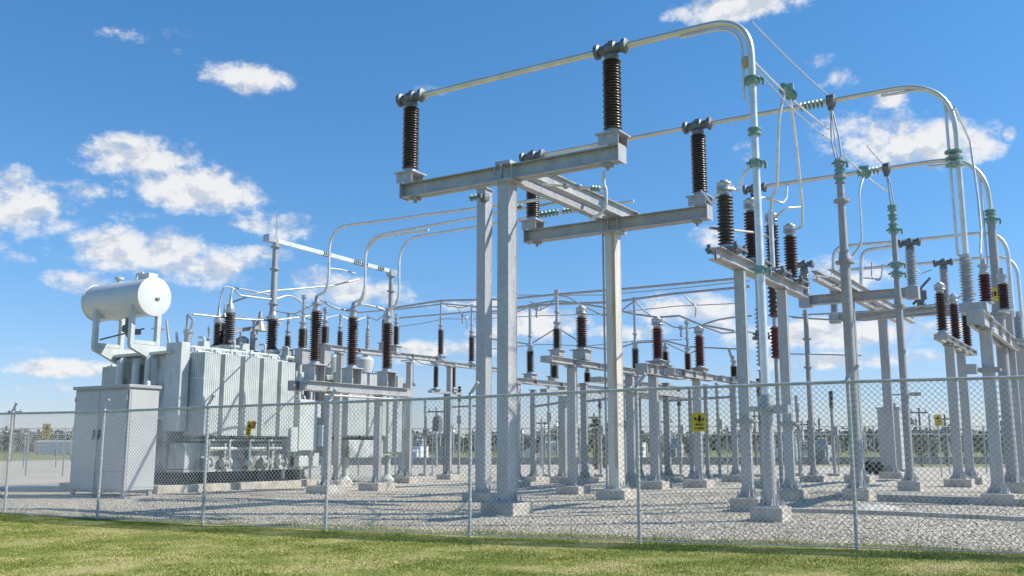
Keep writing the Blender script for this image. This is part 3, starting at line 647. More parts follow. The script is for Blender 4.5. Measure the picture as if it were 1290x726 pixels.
# ---- stay wires and droppers between the risers
def wire(label, pts, r=.018, m='wire', cat='wire', group=None, name='conductor'):
    b = MB(); b.tube(pts, r, 8); return alone(b, name, m, label, cat, group, smooth=True)
wire('upper stay wire sloping from the topmost pipe bend to the second bus pipe clamp', sag((R1[0]+.02, Y1+.05, zb1-.12), (R2[0]-.15, Y2-.1, zb2+.12), .05), .016)
A0 = Vector((R1[0], Y1+.1, zb1-.95)); A1 = Vector((R2[0]-.2, Y2-.05, zb2-.75))
wire('lower stay rope carrying a green clamp between the first two risers', sag(A0, A1, .08), .020, 'alu_tan')
wire('thin parallel stay just beneath the lower stay rope', sag(A0-Vector((0,0,.12)), A1-Vector((0,0,.28)), .12), .014)
q = A0.lerp(A1, .42); b = MB(); green_fitting(b, q, A1-A0, .62, .13, 5); b.cbox((q.x+.05, q.y, q.z+.12), .14, .12, .14); b.cbox((q.x-.05, q.y-.2, q.z+.1), .1, .1, .12)
alone(b, 'glass_insulator', 'green', 'green glass clamp string halfway along the stay between nearest and middle risers', 'insulator', smooth=True)
B0 = Vector((R2[0]+.1, Y2+.1, PY(1060,195,Y2).z)); B1 = Vector((R3[0]-.1, Y3-.1, zb3-.75))
wire('stay rope sloping from the middle riser to the far riser', sag(B0, B1, .05), .020, 'alu_tan')
q2 = B0.lerp(B1, .42); b = MB(); green_fitting(b, q2, B1-B0, .66, .13, 5); b.cbox((q2.x+.05, q2.y+.1, q2.z+.12), .14, .12, .14)
alone(b, 'glass_insulator', 'green', 'green glass clamp string on the stay between middle and far risers', 'insulator', smooth=True)
wire('short stay wire ending above the third bus pipe clamp', sag(PY(1092, 184, 27.5), (R3[0]-.15, Y3-.1, zb3+.12), .02), .016)
wire('hooked dropper hanging from the second green clamp', fillet([q2-Vector((0,0,.1)), q2+Vector((-.1,-.25,-.55)), q2+Vector((-.1,-.25,-2.0)), q2+Vector((-.35,-.35,-2.35))], .25), .03, 'alu')

# ---- instrument transformers on their own beam, right of the frame
CX = -6.95
cy = [PX(940, 630, CX).y+.15, PX(995, 622, CX).y+.1]
zc = 5.5
t = thing('instrument_transformer_stand', 'two column steel stand with sloping view beam carrying four brown instrument transformers', 'steel stand', (CX, sum(cy)/2, H(CX, cy[0])))
for i, y in enumerate(cy): h_column(t, CX, y, H(CX, y), zc-.13, .22, 'galv', fw=.62, fh=.27, flange='x' if i < 0 else 'y', collar=PX(940, 525, CX).z-.1)
b = MB(); b.channel((CX+.08, 18.9, zc), (CX+.08, 25.35, zc+.02), .14, .26, .018); b.build('beam', 'galv', t)
b = MB(); b.channel((CX-.08, 25.35, zc+.02), (CX-.08, 18.9, zc), .14, .26, .018); b.build('beam', 'galv', t)
for y in (19.6, 21.35, 22.9, 24.45):
    b = MB(); b.box(CX-.36, CX+.36, y-.34, y+.34, zc+.145, zc+.2)
    for sx in (-.3, .3):
        for sy in (-.28, .28): b.lathe((CX+sx, y+sy, zc+.09), [(.045,0),(.045,.2)], 8)
    b.build('mounting_plate', 'clamp', t)
GC = 'brown instrument transformers with silver caps'
ct = []
for y, lb, rr in ((19.6, 'leftmost and nearest silver capped brown instrument transformer beside the T frame tip', .185), (21.35, 'second brown instrument transformer partly hidden behind the nearest riser', .18), (22.9, 'third brown instrument transformer just right of the nearest riser', .17), (24.45, 'rightmost brown instrument transformer with bell shaped cap on the same beam', .18)):
    _, tp = insulator('instrument_transformer', lb, 'instrument transformer', (CX, y, zc+.2), 1.2, rr, 'brown' if y > 20 else 'dark', 15, 'dome', GC); ct.append(tp)
b = MB(); b.tube([(CX+.2, 22.2, zc+.2), (CX+.2, 22.2, zc+1.6)], .06, 10); alone(b, 'standpipe', 'alu', 'short bright standpipe between the second and third brown instrument transformers', 'pipe', smooth=True)
# droppers feeding them
def drop(label, pts, r=.03, m='alu', rad=.18): return wire(label, fillet(pts, rad), r, m, 'dropper pipe', None, 'dropper')
def mixp(u, v, x): return PX(u, v, x)
drop('left hooked dropper pipe from the first green clamp to the third instrument transformer', [q-Vector((0,.25,.0)), mixp(981,150,-5.95)+Vector((0,0,0)), mixp(979,235,-6.2), mixp(971,250,-6.6), ct[2]+Vector((0,0,-.05))], .034)
drop('right hand dropper pipe from the first green clamp to a bell shaped cap', [q+Vector((0,.1,-.05)), mixp(1004,190,-6.0), mixp(1011,262,-6.2), mixp(1011,285,-6.3), mixp(1000,290,-6.8), ct[3]+Vector((0,0,-.05))], .034)
drop('bent link pipe from the second instrument transformer towards the third bus pipe', [ct[1]+Vector((0,0,-.1)), ct[1]+Vector((.1,.6,.15)), mixp(986,256,-6.4), PY(991,250,Y3-1), PY(992,233,Y3)], .03)
drop('conductor loop from the first instrument transformer up to the nearest riser', [ct[0]+Vector((.1,0,-.15)), mixp(930,242,-6.7), mixp(936,220,-6.5), Vector((R1[0]-.12, Y1+.1, PY(955,205,Y1).z))], .03)
drop('lead wire from the second cross arm tip to the first instrument transformer', [(-9.05, Y2-.3, zt+.2), mixp(897,258,-7.6), ct[0]+Vector((-.15,0,-.25))], .028)
drop('straight link conductor between the third and fourth instrument transformer caps', [ct[2]+Vector((.1,.1,-.1)), mixp(990,262,-6.5), mixp(1008,261,-6.3)], .026)
b = MB(); b.tube([(CX-.25, 19.3, zc+.65), (CX+.1, 21.4, zc+.9), (CX+.1, 22.8, zc+1.0)], .03, 8); alone(b, 'conductor', 'wire', 'sagging link wire joining the brown shafts of the instrument transformers', 'wire', smooth=True)

# ---- third phase post behind
qx = PY(951, 240, Y3).x
g = H(qx, Y3); t = thing('bus_support_post', 'slim steel post behind the brown instrument transformers with grey insulator stack', 'post', (qx, Y3, g))
h_column(t, qx, Y3, g, PY(955, 468, Y3).z, .2, 'galv_dull', fw=.7, fh=.22)
b = MB(); z0 = PY(955, 462, Y3).z; z1 = PY(953, 388, Y3).z; b.lathe((qx, Y3, z0), shed_profile(.19, z1-z0, 14), 14); b.build('insulator_stack', 'greyp', t, smooth=True)
b = MB(); z2 = PY(951, 312, Y3).z; b.tube([(qx, Y3, z1), (qx, Y3, z2)], .12, 12); b.build('tube', 'galv', t, smooth=True)
b = MB(); b.lathe((qx, Y3, (z0+z1)/2-.1), [(.2,0),(.28,.02),(.28,.1),(.2,.12),(.2,.16),(.26,.17),(.26,.22),(.2,.24)], 12); b.build('flange', 'clamp', t)
insulator('post_insulator', 'small dark post insulator holding the left end of the third bus pipe', 'insulator', (qx, Y3, z2), zb3-z2-.28, .2, 'dark', 16, 'clamp')
# grey and red arrester hanging beside that post
b = MB(); p = PY(973, 345, Y3); x, z = p.x, p.z
t = thing('surge_arrester', 'slender dark red surge arrester seen between the instrument transformer columns', 'surge arrester', (x, Y3, PY(973, 452, Y3).z))
h = PY(973, 412, Y3).z-PY(973, 452, Y3).z
b.lathe((x, Y3, PY(973, 452, Y3).z), shed_profile(.17, h, 9), 12); b.build('lower_porcelain', 'red', t, smooth=True)
b = MB(); b.lathe((x, Y3, PY(973, 400, Y3).z), shed_profile(.19, PY(971,380,Y3).z-PY(973,400,Y3).z+.8, 9), 12); b.build('upper_porcelain', 'dark', t, smooth=True)
b = MB(); b.tube([(x, Y3, PY(973,414,Y3).z), (x, Y3, PY(973,398,Y3).z)], .07, 10); b.build('joint', 'silver', t, smooth=True)
b = MB(); b.tube([(x, Y3, H(x, Y3)), (x, Y3, PY(973,452,Y3).z)], .07, 10); b.build('pedestal_tube', 'galv_dull', t, smooth=True)

# ---- jumper under the right tip of the nearest cross arm
jx = -9.3
t = thing('strain_insulator', 'white elbow dropper with green strain insulator hanging under the nearest cross arm', 'strain insulator', (jx, Y1, ZB-2.0))
b = MB(); z = ZB-.33
b.tube(fillet([(jx, Y1, z), (jx, Y1, z-.32), (jx+.05, Y1, z-.42), (jx+.05, Y1, z-.8), (jx-.12, Y1+.05, z-.95), (jx-.45, Y1+.2, z-1.0)], .1), .036, 10); b.build('elbow_pipe', 'white', t, smooth=True)
b = MB(); b.tube([(jx, Y1, z-.42), (TX+.45, Y1+.9, z+.22)], .028, 8); b.build('link_wire', 'alu_tan', t, smooth=True)
b = MB(); d = Vector((TX+.45-jx, .9, .64)); green_fitting(b, Vector((jx, Y1, z-.42))+d*.13, d, .34, .07, 3); b.build('green_insulator', 'green', t, smooth=True)
b = MB(); b.lathe(Vector((jx, Y1, z-.42))+d*.36, [(.05,0),(.075,.03),(.075,.25),(.05,.3)], 10, d); b.lathe(Vector((jx, Y1, z-.42))+d*.58, [(.05,0),(.07,.03),(.07,.1),(.05,.12)], 10, d); b.build('clamp', 'silver', t, smooth=True)

# ================================================================== CONTROL CABINET
x0, x1, y0, y1 = -27.45, -24.8, 17.95, 18.98
t = thing('control_cabinet', 'tall grey two door control cabinet on short legs left of the big transformer', 'cabinet', ((x0+x1)/2, (y0+y1)/2, 0))
b = MB(); b.box(x0, x1, y0, y1, .22, 3.22); b.build('body', 'cab', t, bevel=.012)
b = MB(); b.box(x0-.06, x1+.06, y0-.08, y1+.05, 3.222, 3.32); b.build('roof', 'cabtrim', t, bevel=.015)
xm = x0+(x1-x0)*.475
for a, c in ((x0+.05, xm-.01), (xm+.01, x1-.06)):
    b = MB(); b.box(a, c, y0-.035, y0-.002, .78, 3.16); d = b.build('door', 'cab', t, bevel=.012)
    hx = xm-.13 if a < xm-.1 else xm+.13
    b = MB(); b.box(hx-.03, hx+.03, y0-.075, y0-.036, 1.75, 1.98); b.box(hx-.012, hx+.012, y0-.1, y0-.07, 1.68, 1.9); b.build('handle', 'black', d)
    hg = a+.012 if a < xm-.1 else c-.012
    for hz_ in (1.05, 1.95, 2.85): MB().lathe((hg, y0-.045, hz_), [(.016,0),(.016,.14)], 8).build('hinge', 'cabtrim', d)
    b = MB(); b.box(a+.02, c-.02, y0-.03, y0-.002, .26, .76); b.build('lower_panel', 'cab', t, bevel=.01)
b = MB(); b.box(x1+.002, x1+.012, y0+.06, y1-.06, .3, 3.15); b.build('side_panel', 'cab', t, bevel=.004)
for xx in (x0+.08, xm+.1, x1-.1):
    for yy in (y0+.08, y1-.08):
        b = MB(); b.box(xx-.06, xx+.06, yy-.06, yy+.06, -.05, .22); b.build('leg', 'cabtrim', t)
b = MB(); b.box(x0-.15, x1+.2, y0-.1, y1+.1, -.2, .05); alone(b, 'concrete_slab', 'concd', 'thin concrete slab under the grey control cabinet', 'slab')
b = MB(); b.lathe(((x1-.3), y1-.2, 3.32), [(.07,0),(.07,.12),(.03,.16)], 10); b.build('vent', 'white', t, smooth=True)

# ================================================================== BIG TRANSFORMER
TXC, TYC = -28.9, 24.5
b = MB(); b.box(-31.8, -26.45, 20.4, 28.2, -.3, .24); alone(b, 'transformer_plinth', 'conc', 'concrete plinth beneath the big white transformer', 'plinth', bevel=.02)
t = thing('power_transformer', 'big white oil filled power transformer with cooling radiators and a raised white conservator drum', 'transformer', (TXC, TYC, .24))
b = MB()
for yy in (21.6, 23.4, 25.2, 27.0): b.box(-30.4, -26.9, yy-.16, yy+.16, .242, .62)
b.box(-30.2, -29.9, 21.2, 27.7, .30, .615); b.box(-27.6, -27.3, 21.2, 27.7, .30, .615); b.build('skid', 'under', t)
b = MB(); b.box(-30.3, -27.35, 21.3, 27.7, .622, 4.62); b.build('tank', 'tdirty', t, bevel=.03)
b = MB()
for yy in (21.9, 23.0, 24.1, 25.2, 26.3): b.box(-26.478, -26.32, yy-.05, yy+.05, .735, 1.6)
b.box(-27.35, -26.42, 21.35, 27.42, .645, .73)
b.build('stiffener', 'tdirty', t)
b = MB()
for xx in (-29.9, -29.0, -28.1): b.box(xx-.08, xx+.08, 21.08, 21.3, .7, 4.5)
b.box(-30.25, -27.4, 21.1, 21.3, 2.4, 2.52); b.build('stiffener', 'tpaint', t)
b = MB(); b.box(-30.5, -27.15, 21.1, 27.9, 4.62, 4.72); b.build('tank_cover', 'tpaint', t, bevel=.015)
# radiators on the side towards the right
def radiator(parent, x0, x1, y0, y1, z0, z1, end_fins=True, m='tpaint'):
    b = MB(); n = max(6, int((y1-y0)/.078)); pitch = (y1-y0)/n
    for i in range(n):
        y = y0+i*pitch; b.box(x0, x1, y, y+pitch*.62, z0+.06, z1-.06)
    b.box(x0+.03, x1-.012, y0+.012, y1-.02, z0+.1, z1-.1)
    if end_fins:
        k = int((x1-x0)/.1)
        for i in range(k):
            x = x0+.03+i*(x1-x0-.06)/k; b.box(x, x+.06, y0-.016, y0+.004, z0+.08, z1-.08)
    r = b.build('radiator', m, parent)
    for zz in (z0+.03, z1-.03):
        q = MB(); q.tube([(x0-.35, (y0+y1)/2, zz), (x0+.15, (y0+y1)/2, zz)], .07, 10); q.tube([((x0+x1)/2, y0+.02, zz), ((x0+x1)/2, y1-.03, zz)], .055, 10); q.build('header_pipe', m, r, smooth=True)
    for zz in (z0+(z1-z0)*.32, z0+(z1-z0)*.68): MB().box(x0+.05, x1+.012, y0-.045, y0-.031, zz-.03, zz+.03).build('tie_strap', m, r)
    return r
ry = [21.72, 22.60, 23.50, 24.38, 25.26]
for i, y in enumerate(ry): radiator(t, -27.0, -26.1, y, y+.70, 1.80, 4.72 if i < 4 else 4.66)
for y in (21.75, 22.9): radiator(t, -31.75, -30.75, y, y+.95, 1.75, 4.45)
# lifting lugs, valves and fittings along the radiator tops
b = MB()
for i in range(5):
    y = ry[i]+.4
    MB().box(-26.95, -26.85, y-.2, y+.2, 4.68, 4.86).build('lifting_lug', 'tpaint', t)
    for dx in (-.2, .2): MB().lathe((-26.5+dx, y, 4.70), [(.05,0),(.05,.08),(.025,.1),(.025,.16)], 8).build('vent_plug', 'tpaint', t)
# end wall: oil pipes and box columns
for xx, rr, z0, z1 in ((-29.6, .12, 1.2, 4.5), (-28.75, .14, .9, 4.4), (-28.15, .09, 2.5, 4.55)):
    b = MB(); b.tube(fillet([(xx, 21.25, z0), (xx, 21.0, z0), (xx, 21.0, z1), (xx, 21.5, z1)], .18), rr, 14); b.build('oil_pipe', 'tpaint', t, smooth=True)
b = MB(); b.box(-27.55, -26.75, 21.25, 21.62, 2.0, 5.0); b.build('end_box', 'tpaint', t, bevel=.02)
b = MB(); b.box(-28.5, -27.7, 20.8, 21.1, 1.1, 2.3); b.build('marshalling_box', 'tdirty', t, bevel=.02)
b = MB(); b.box(-28.9, -28.4, 20.6, 20.95, 2.4, 2.8); b.lathe((-28.2, 20.75, 2.5), [(.12,0),(.16,.05),(.16,.35),(.08,.42)], 12); b.build('oil_pump', 'under', t, smooth=True)
# conservator drum on its two bracket frames
cyy, czz, cr = 20.9, 6.60, .66
xr, xl = -27.86, -31.05
b = MB(); b.lathe((xl, cyy, czz), [(.3,-.1),(cr*.8,-.05),(cr,.0),(cr+.02,.01),(cr+.02,.05),(cr,.06),(cr,xr-xl-.06),(cr+.02,xr-xl-.05),(cr+.02,xr-xl),(cr-.03,xr-xl+.01),(.01,xr-xl+.03)], 40, (1,0,0))
cons = b.build('conservator_drum', 'white', t, smooth=True)
b = MB(); b.box(-28.6, -28.0, cyy-.18, cyy+.18, czz+cr-.02, czz+cr+.16); b.tube(fillet([(-28.9, cyy, czz+cr-.05), (-28.9, cyy, czz+cr+.22), (-28.55, cyy, czz+cr+.22)], .05), .04, 8); b.build('breather_box', 'white', cons, bevel=.01)
b = MB(); b.lathe((-29.9, cyy, czz+cr-.03), [(.09,0),(.09,.14),(.16,.15),(.16,.22),(.05,.25)], 12); b.build('filler_cap', 'tpaint', cons, smooth=True)
b = MB(); b.box(xr+.025, xr+.07, cyy+.02, cyy+.16, czz-.12, czz-.04); b.build('gauge', 'clamp', cons)
for xx in (-30.3, -28.3):
    b = MB(); za, zb_ = 4.95, czz-cr*.72
    for yy in (cyy-.52, cyy+.52):
        b.box(xx-.085, xx+.085, yy-.075, yy+.075, za+.001, zb_+.17)
    b.box(xx-.07, xx+.07, cyy-.445, cyy+.445, zb_-.16, zb_-.01); b.box(xx-.07, xx+.07, cyy-.445, cyy+.445, za+.01, za+.14)
    # slanting cantilever plate down to the tank wall
    A = [(xx-.09, cyy-.6, za-.002), (xx-.09, 22.3, za-.002), (xx-.09, 22.3, za-.62), (xx-.09, 21.8, za-.75), (xx-.09, cyy-.55, za-.14)]
    B = [(xx+.09, p[1], p[2]) for p in A]; b.add(A+B, [(0,1,2,3,4),(9,8,7,6,5)]+[(q_, (q_+1) % 5, 5+(q_+1) % 5, 5+q_) for q_ in range(5)])
    b.build('conservator_bracket', 'tpaint', t)
b = MB(); b.tube(fillet([(-29.3, cyy, czz-cr+.05), (-29.3, cyy, 5.35), (-29.3, 21.6, 4.95), (-29.3, 22.4, 4.85)], .2), .06, 10); b.lathe((-29.3, cyy, 5.45), [(.12,0),(.16,.04),(.16,.18),(.12,.24)], 12)
b.tube([(-30.2, cyy-.4, 5.2), (-28.6, cyy+.2, 5.55)], .03, 8); b.lathe((-28.9, cyy+.1, 5.35), [(.14,0),(.18,.03),(.18,.12),(.05,.2)], 10); b.build('oil_valve', 'clamp', t, smooth=True)
# turrets + high voltage bushings
def bushing(x, y, zt, zi, h, r, m='dark', tube=.55):
    b = MB(); b.lathe((x, y, zt), [(.42,0),(.42,.06),(.36,.08),(.33,zi-zt-.08),(.4,zi-zt-.07),(.4,zi-zt)], 18); bu = b.build('bushing_turret', 'tpaint', t, smooth=True)
    b = MB(); b.lathe((x, y, zi), [(r*1.2,0),(r*1.2,.06),(r*.8,.08)]+[(a, z+.08) for a, z in shed_profile(r, h, 14)], 16); b.build('porcelain', m, bu, smooth=True)
    b = MB(); z = zi+h+.08; b.lathe((x, y, z), [(r*.7,0),(r*.95,.05),(r*.95,.16),(r*.7,.2),(r*.6,.32),(r*.25,.42),(r*.22,.75)], 14); b.build('cap', 'silver', bu, smooth=True)
    return Vector((x, y, z+.7))
b1 = bushing(-28.0, PX(288,435,-28.0).y, 4.72, 5.2, 1.12, .22)
b2 = bushing(-28.0, 26.5, 4.72, 5.2, 1.12, .24)
b3 = bushing(-28.0, PX(381,440,-28.0).y, 4.72, 5.15, .8, .2)
b4 = bushing(-29.4, PX(274,430,-29.4).y, 4.72, 5.3, .8, .2)
b5 = bushing(-29.4, 25.3, 4.72, 5.3, .8, .2)
# small things on the tank cover
b = MB()
for x, y, h, tilt in ((-28.6, 21.7, 1.0, .05), (-28.3, 22.05, 1.25, -.22), (-28.1, 22.25, .8, -.15)):
    b.tube([(x, y, 4.72), (x+tilt, y, 4.72+h*.55), (x+tilt*1.6, y, 4.72+h)], .07, 8, .04)
b.tube([(-29.0, 21.7, 5.65), (-28.4, 21.8, 5.58)], .03, 6); b.build('relief_pipe', 'silver', t, smooth=True)
b = MB(); b.lathe((-28.0, 22.5, 4.72), [(.16,0),(.14,.02),(.14,.75),(.18,.78),(.18,.9)], 14); b.tube(fillet([(-27.9, 22.5, 5.6), (-27.82, 22.55, 5.95), (-28.1, 22.5, 6.2), (-28.1, 22.5, 5.6)], .12), .045, 8); b.build('arrester_stub', 'silver', t, smooth=True)
for x, y, sx, sy, sz in ((-28.9, 24.4, .5, .6, .4), (-29.2, 26.4, .7, .5, .55), (-27.6, 24.9, .3, .4, .35), (-27.7, 22.95, .25, .35, .5), (-28.6, 25.6, .35, .35, .7)): MB().cbox((x, y, 4.72+sz/2), sx, sy, sz).build('cover_fitting', 'tpaint', t, bevel=.02)
b = MB(); b.tube(fillet([(-29.9, 22.2, 4.95), (-27.5, 22.2, 4.95), (-27.5, 27.4, 4.95), (-28.4, 27.4, 4.95)], .3), .06, 10)
for y in (22.8, 24.2, 25.7, 26.9): b.tube(fillet([(-27.5, y, 4.95), (-27.5, y, 5.35), (-27.8, y, 5.35)], .1), .045, 8)
b.build('oil_gallery_pipe', 'tpaint', t, smooth=True)
# boxes on the near side at the right end of the radiators
b = MB(); b.box(-26.75, -26.1, 26.25, 27.2, 1.35, 3.25); b.build('control_box', 'tpaint', t, bevel=.02)
MB().box(-26.5, -26.0, 25.75, 26.1, 1.3, 2.2).build('junction_box', 'tpaint', t, bevel=.02); MB().box(-26.4, -26.0, 27.25, 27.55, 1.5, 2.3).build('junction_box', 'tpaint', t, bevel=.02)
b = MB(); b.tube([(-26.6, 26.7, 3.25), (-26.6, 26.7, 4.6)], .06, 8); b.tube([(-26.3, 27.1, .3), (-26.3, 27.1, 1.35)], .05, 8); b.tube([(-26.7, 26.1, .3), (-26.7, 26.1, 4.6)], .07, 8); b.build('conduit', 'tpaint', t, smooth=True)
for y in (22.2, 23.1, 24.0, 24.9, 25.8): MB().tube([(-26.25, y, .74), (-26.25, y, 1.74)], .04, 8).build('radiator_strut', 'tdirty', t, smooth=True)
for i in range(7):
    y = 26.1+.26*i; MB().tube(fillet([(-27.2, y, .8+.1*(i % 3)), (-26.75+.07*(i % 2), y, .8+.1*(i % 3)), (-26.75+.07*(i % 2), y, 3.4+.25*(i % 4)), (-27.4, y, 3.6+.25*(i % 4))], .1), .035+.012*(i % 3), 8).build('oil_line', 'tpaint' if i % 3 else 'silver', t, smooth=True)
for x, y, z, sx, sy, sz in ((-26.55, 26.0, 3.6, .35, .3, .7), (-26.6, 27.5, 2.9, .4, .4, .6), (-26.3, 26.5, .95, .5, .5, .4), (-26.5, 27.45, 1.0, .3, .35, .5), (-26.45, 25.7, .95, .3, .4, .55), (-26.9, 26.8, 4.1, .5, .5, .45)):
    MB().box(x-sx/2, x+sx/2, y-sy/2, y+sy/2, z-sz/2, z+sz/2).build('fitting_box', 'tpaint', t, bevel=.02)
for y in (22.0, 22.8, 23.7, 24.6, 25.4):
    b = MB(); b.lathe((-26.33, y, .95), [(.1,0),(.16,.02),(.16,.08),(.11,.1),(.11,.32),(.16,.34),(.16,.4),(.08,.42)], 12, (0,1,0)); b.tube([(-26.5, y+.2, .95), (-26.33, y+.2, .95)], .07, 8); b.build('drain_valve', 'tdirty', t, smooth=True)
b = MB(); b.box(-27.34, -26.48, 21.4, 27.35, .735, 1.62); b.build('tank_skirt', 'tdirty', t, bevel=.03)
b = MB(); b.tube([(-26.33, 21.8, 1.42), (-26.33, 26.2, 1.42)], .06, 10); b.build('lower_oil_main', 'tdirty', t, smooth=True)
b = MB(); b.box(-27.1, -26.3, 21.75, 26.05, 1.68, 1.745); b.build('radiator_shelf', 'tdirty', t)

# ---- second transformer behind
t = thing('power_transformer', 'smaller white transformer on legs with three radiator banks behind the left steel beam', 'transformer', (-27.6, 30.6, 0))
b = MB(); b.box(-29.6, -27.0, 28.6, 32.8, 1.1, 4.35); b.build('tank', 'tdirty', t, bevel=.03)
for i, y in enumerate((28.7, 29.95, 31.2)): radiator(t, -26.75, -25.9, y, y+(1.1 if i < 2 else .9), 1.86 if i < 2 else 1.2, 4.5, m='tpaint')
b = MB(); b.box(-27.0, -26.0, 28.9, 31.0, 1.05, 1.75); b.build('cooling_box', 'tdirty', t, bevel=.02)
for x in (-28.9, -26.5):
    for y in (29.3, 31.9):
        b = MB(); b.lathe((x, y, .02), [(.3,0),(.3,.12),(.12,.3),(.12,1.1)], 12); b.build('leg', 'tpaint', t, smooth=True)
for x, y in ((-27.6, 29.6), (-27.3, 31.2)):
    b = MB(); b.lathe((x, y, 4.35), [(.4,0),(.4,.8),(.32,.9),(.1,.95)], 16); b.build('turret', 'tpaint', t, smooth=True)
b = MB(); b.box(-30.2, -25.6, 28.2, 33.3, -.2, .04); alone(b, 'concrete_slab', 'concd', 'low concrete slab under the smaller white transformer', 'slab')

# ================================================================== STEEL STAND WITH THREE BROWN ARRESTERS (before the transformer)
AX = -22.0
ay = [PX(408, 613, AX).y+.1, PX(477, 607, AX).y-.1]; zt = 3.56
t = thing('arrester_stand', 'low galvanised two column stand carrying three dark brown insulators before the transformer', 'steel stand', (AX, sum(ay)/2, 0))
for y in ay: h_column(t, AX, y, 0, zt-.32, .245, 'galv', fw=.9, fh=.25, collar=None)
b = MB(); b.channel((AX+.2, 22.25, zt-.14), (AX+.2, 27.35, zt-.14), .13, .30, .02); b.build('beam', 'galv', t)
b = MB(); b.channel((AX-.2, 27.35, zt-.14), (AX-.2, 22.25, zt-.14), .13, .30, .02); b.build('beam', 'galv', t)
b = MB(); b.box(AX-.55, AX-.28, 22.1, 22.5, zt-.3, zt+.02); b.box(AX-.13, AX+.13, 22.2, 22.24, zt-.29, zt); b.build('end_bracket', 'galv_dull', t)
b = MB(); b.box(AX-.14, AX+.40, 27.1, 27.5, zt-.31, zt-.30); b.box(AX-.1, AX+.1, 27.37, 27.72, zt-.26, zt-.02); b.build('end_bracket', 'galv', t)
b = MB(); b.tube([(AX+.3, 22.9, zt-.42), (AX+.3, 27.0, zt-.42)], .035, 8); b.build('conduit', 'wire', t, smooth=True)
GA = 'dark brown insulators on the low stand before the transformer'
arr = []
for y, lb in ((22.72, 'left dark brown insulator on the low stand before the transformer'), (24.5, 'middle dark brown insulator on the low stand before the transformer'), (26.33, 'right dark brown insulator on the low stand before the transformer')):
    _, tp = insulator('station_insulator', lb, 'insulator', (AX, y, zt+.02), 1.72, .205, 'brown', 24, 'stem', GA, stool=.5); arr.append(tp)
# single post to the right
bx, by = GH(505, 597); hz = PY(505, 488, by).z
t = thing('insulator_post', 'slender steel post with a thin brown insulator right of the low stand', 'post', (bx, by, H(bx, by)))
h_column(t, bx, by, H(bx, by), hz, .24, 'galv', fw=.8, fh=.2)
b = MB(); b.bar((bx-.9, by, hz+.1), (bx+.7, by, hz+.1), .2, .14); b.build('cross_arm', 'galv', t)
insulator('post_insulator', 'thin brown post insulator standing alone right of the low stand', 'insulator', (bx+.5, by, hz+.17), PY(517, 458, by).z-hz-.17, .13, 'brown', 16, 'stem')

# ---- gantry over the transformer: two masts and a sloping looking bar
gm1 = Vector((-28.0, 26.5, b2.z-.55)); g1 = PX(343, 303, -28.0); g2 = PX(493, 343, -28.0)
t = thing('gantry', 'thin galvanised gantry of two masts and one aluminium bar above the big transformer', 'gantry', (-28, 30, b2.z-.5))
b = MB(); b.tube([(-28, 26.5, b2.z-.62), (-28, 26.5, g1.z+.1)], .14, 12, .11)
for z in (7.0, 8.4, 9.3): b.lathe((-28, 26.5, z), [(.14,0),(.2,.02),(.2,.07),(.14,.09)], 12)
b.build('mast', 'galv_dull', t, smooth=True)
b = MB(); b.tube([(-28, g2.y, 4.0), (-28, g2.y, g2.z+.1)], .13, 12, .10)
for z in (6.6, 8.5, 9.2): b.lathe((-28, g2.y, z), [(.13,0),(.19,.02),(.19,.07),(.13,.09)], 12)
b.build('mast', 'galv_dull', t, smooth=True)
b = MB(); b.bar((-27.98, 26.0, g1.z+.02), (-27.98, g2.y+.3, g2.z+.02), .12, .17); b.build('cross_bar', 'alu', t)
MB().cbox((-28, 26.15, g1.z+.05), .34, .34, .3).build('joint_clamp', 'silver', t); MB().cbox((-28, g2.y, g2.z-.05), .3, .36, .3).build('joint_clamp', 'silver', t)
b = MB(); b.tube([(-28, 26.5, g1.z+.1), (-28, 26.5, g1.z+1.35)], .022, 6, .008); b.build('lightning_spike', 'silver', t)
for k in (.42, .66, .72, .86):
    q = Vector((-27.98, 26+(g2.y-25.7)*k, g1.z+(g2.z-g1.z)*k+.02)); b = MB(); green_fitting(b, q, (0,1,0), .45, .12, 4); b.build('glass_insulator', 'green', t, smooth=True)
# thin bus pipes rising from the stand insulators and running to the tall frame
TXe = TX-.05
def thin(label, base, topz, y, xend, zend, drop_x, r=.045):
    pts = [base, base+Vector((.35, 0, .08)), Vector((base.x+.5, base.y, base.z+.5)), Vector((base.x+.45, y, topz)), (xend, y, zend)]
    return pipe(label, pts, r, 'alu', 'thin bus pipe', 'thin bus pipes from the low stand to the tall frame', rad=[.2,.3,1.1], seg=10, name='thin_bus_pipe')
thin('upper thin bus pipe with wide bend from the left low stand insulator', arr[0], PY(440, 283, 22.72).z, 22.72, TX-.4, PY(755, 241, 22.72).z, 0)
thin('middle thin bus pipe with wide bend from the middle low stand insulator', arr[1], PY(470, 297, 24.5).z-.02, 24.5, TX-.4, PY(750, 246, 24.5).z, 0)
thin('lower thin bus pipe with wide bend from the right low stand insulator', arr[2], PY(515, 300, 26.33).z, 26.33, TX-.4, PY(740, 262, 26.33).z, 0)
pipe('short branch pipe curving down beside the middle thin bus pipe', [PY(540, 290, 24.55), PY(472, 300, 24.55)+Vector((0,0,.0)), PY(460, 320, 24.55), PY(460, 372, 24.55), PY(448, 388, 24.55)], .04, 'alu', 'thin bus pipe', None, rad=.5, seg=10, name='thin_bus_pipe')
wire('slack link hanging between the first two thin bus pipe drops', [PX(413, 338, -21.6), PX(430, 340, -21.6), PX(448, 345, -21.6)], .025)
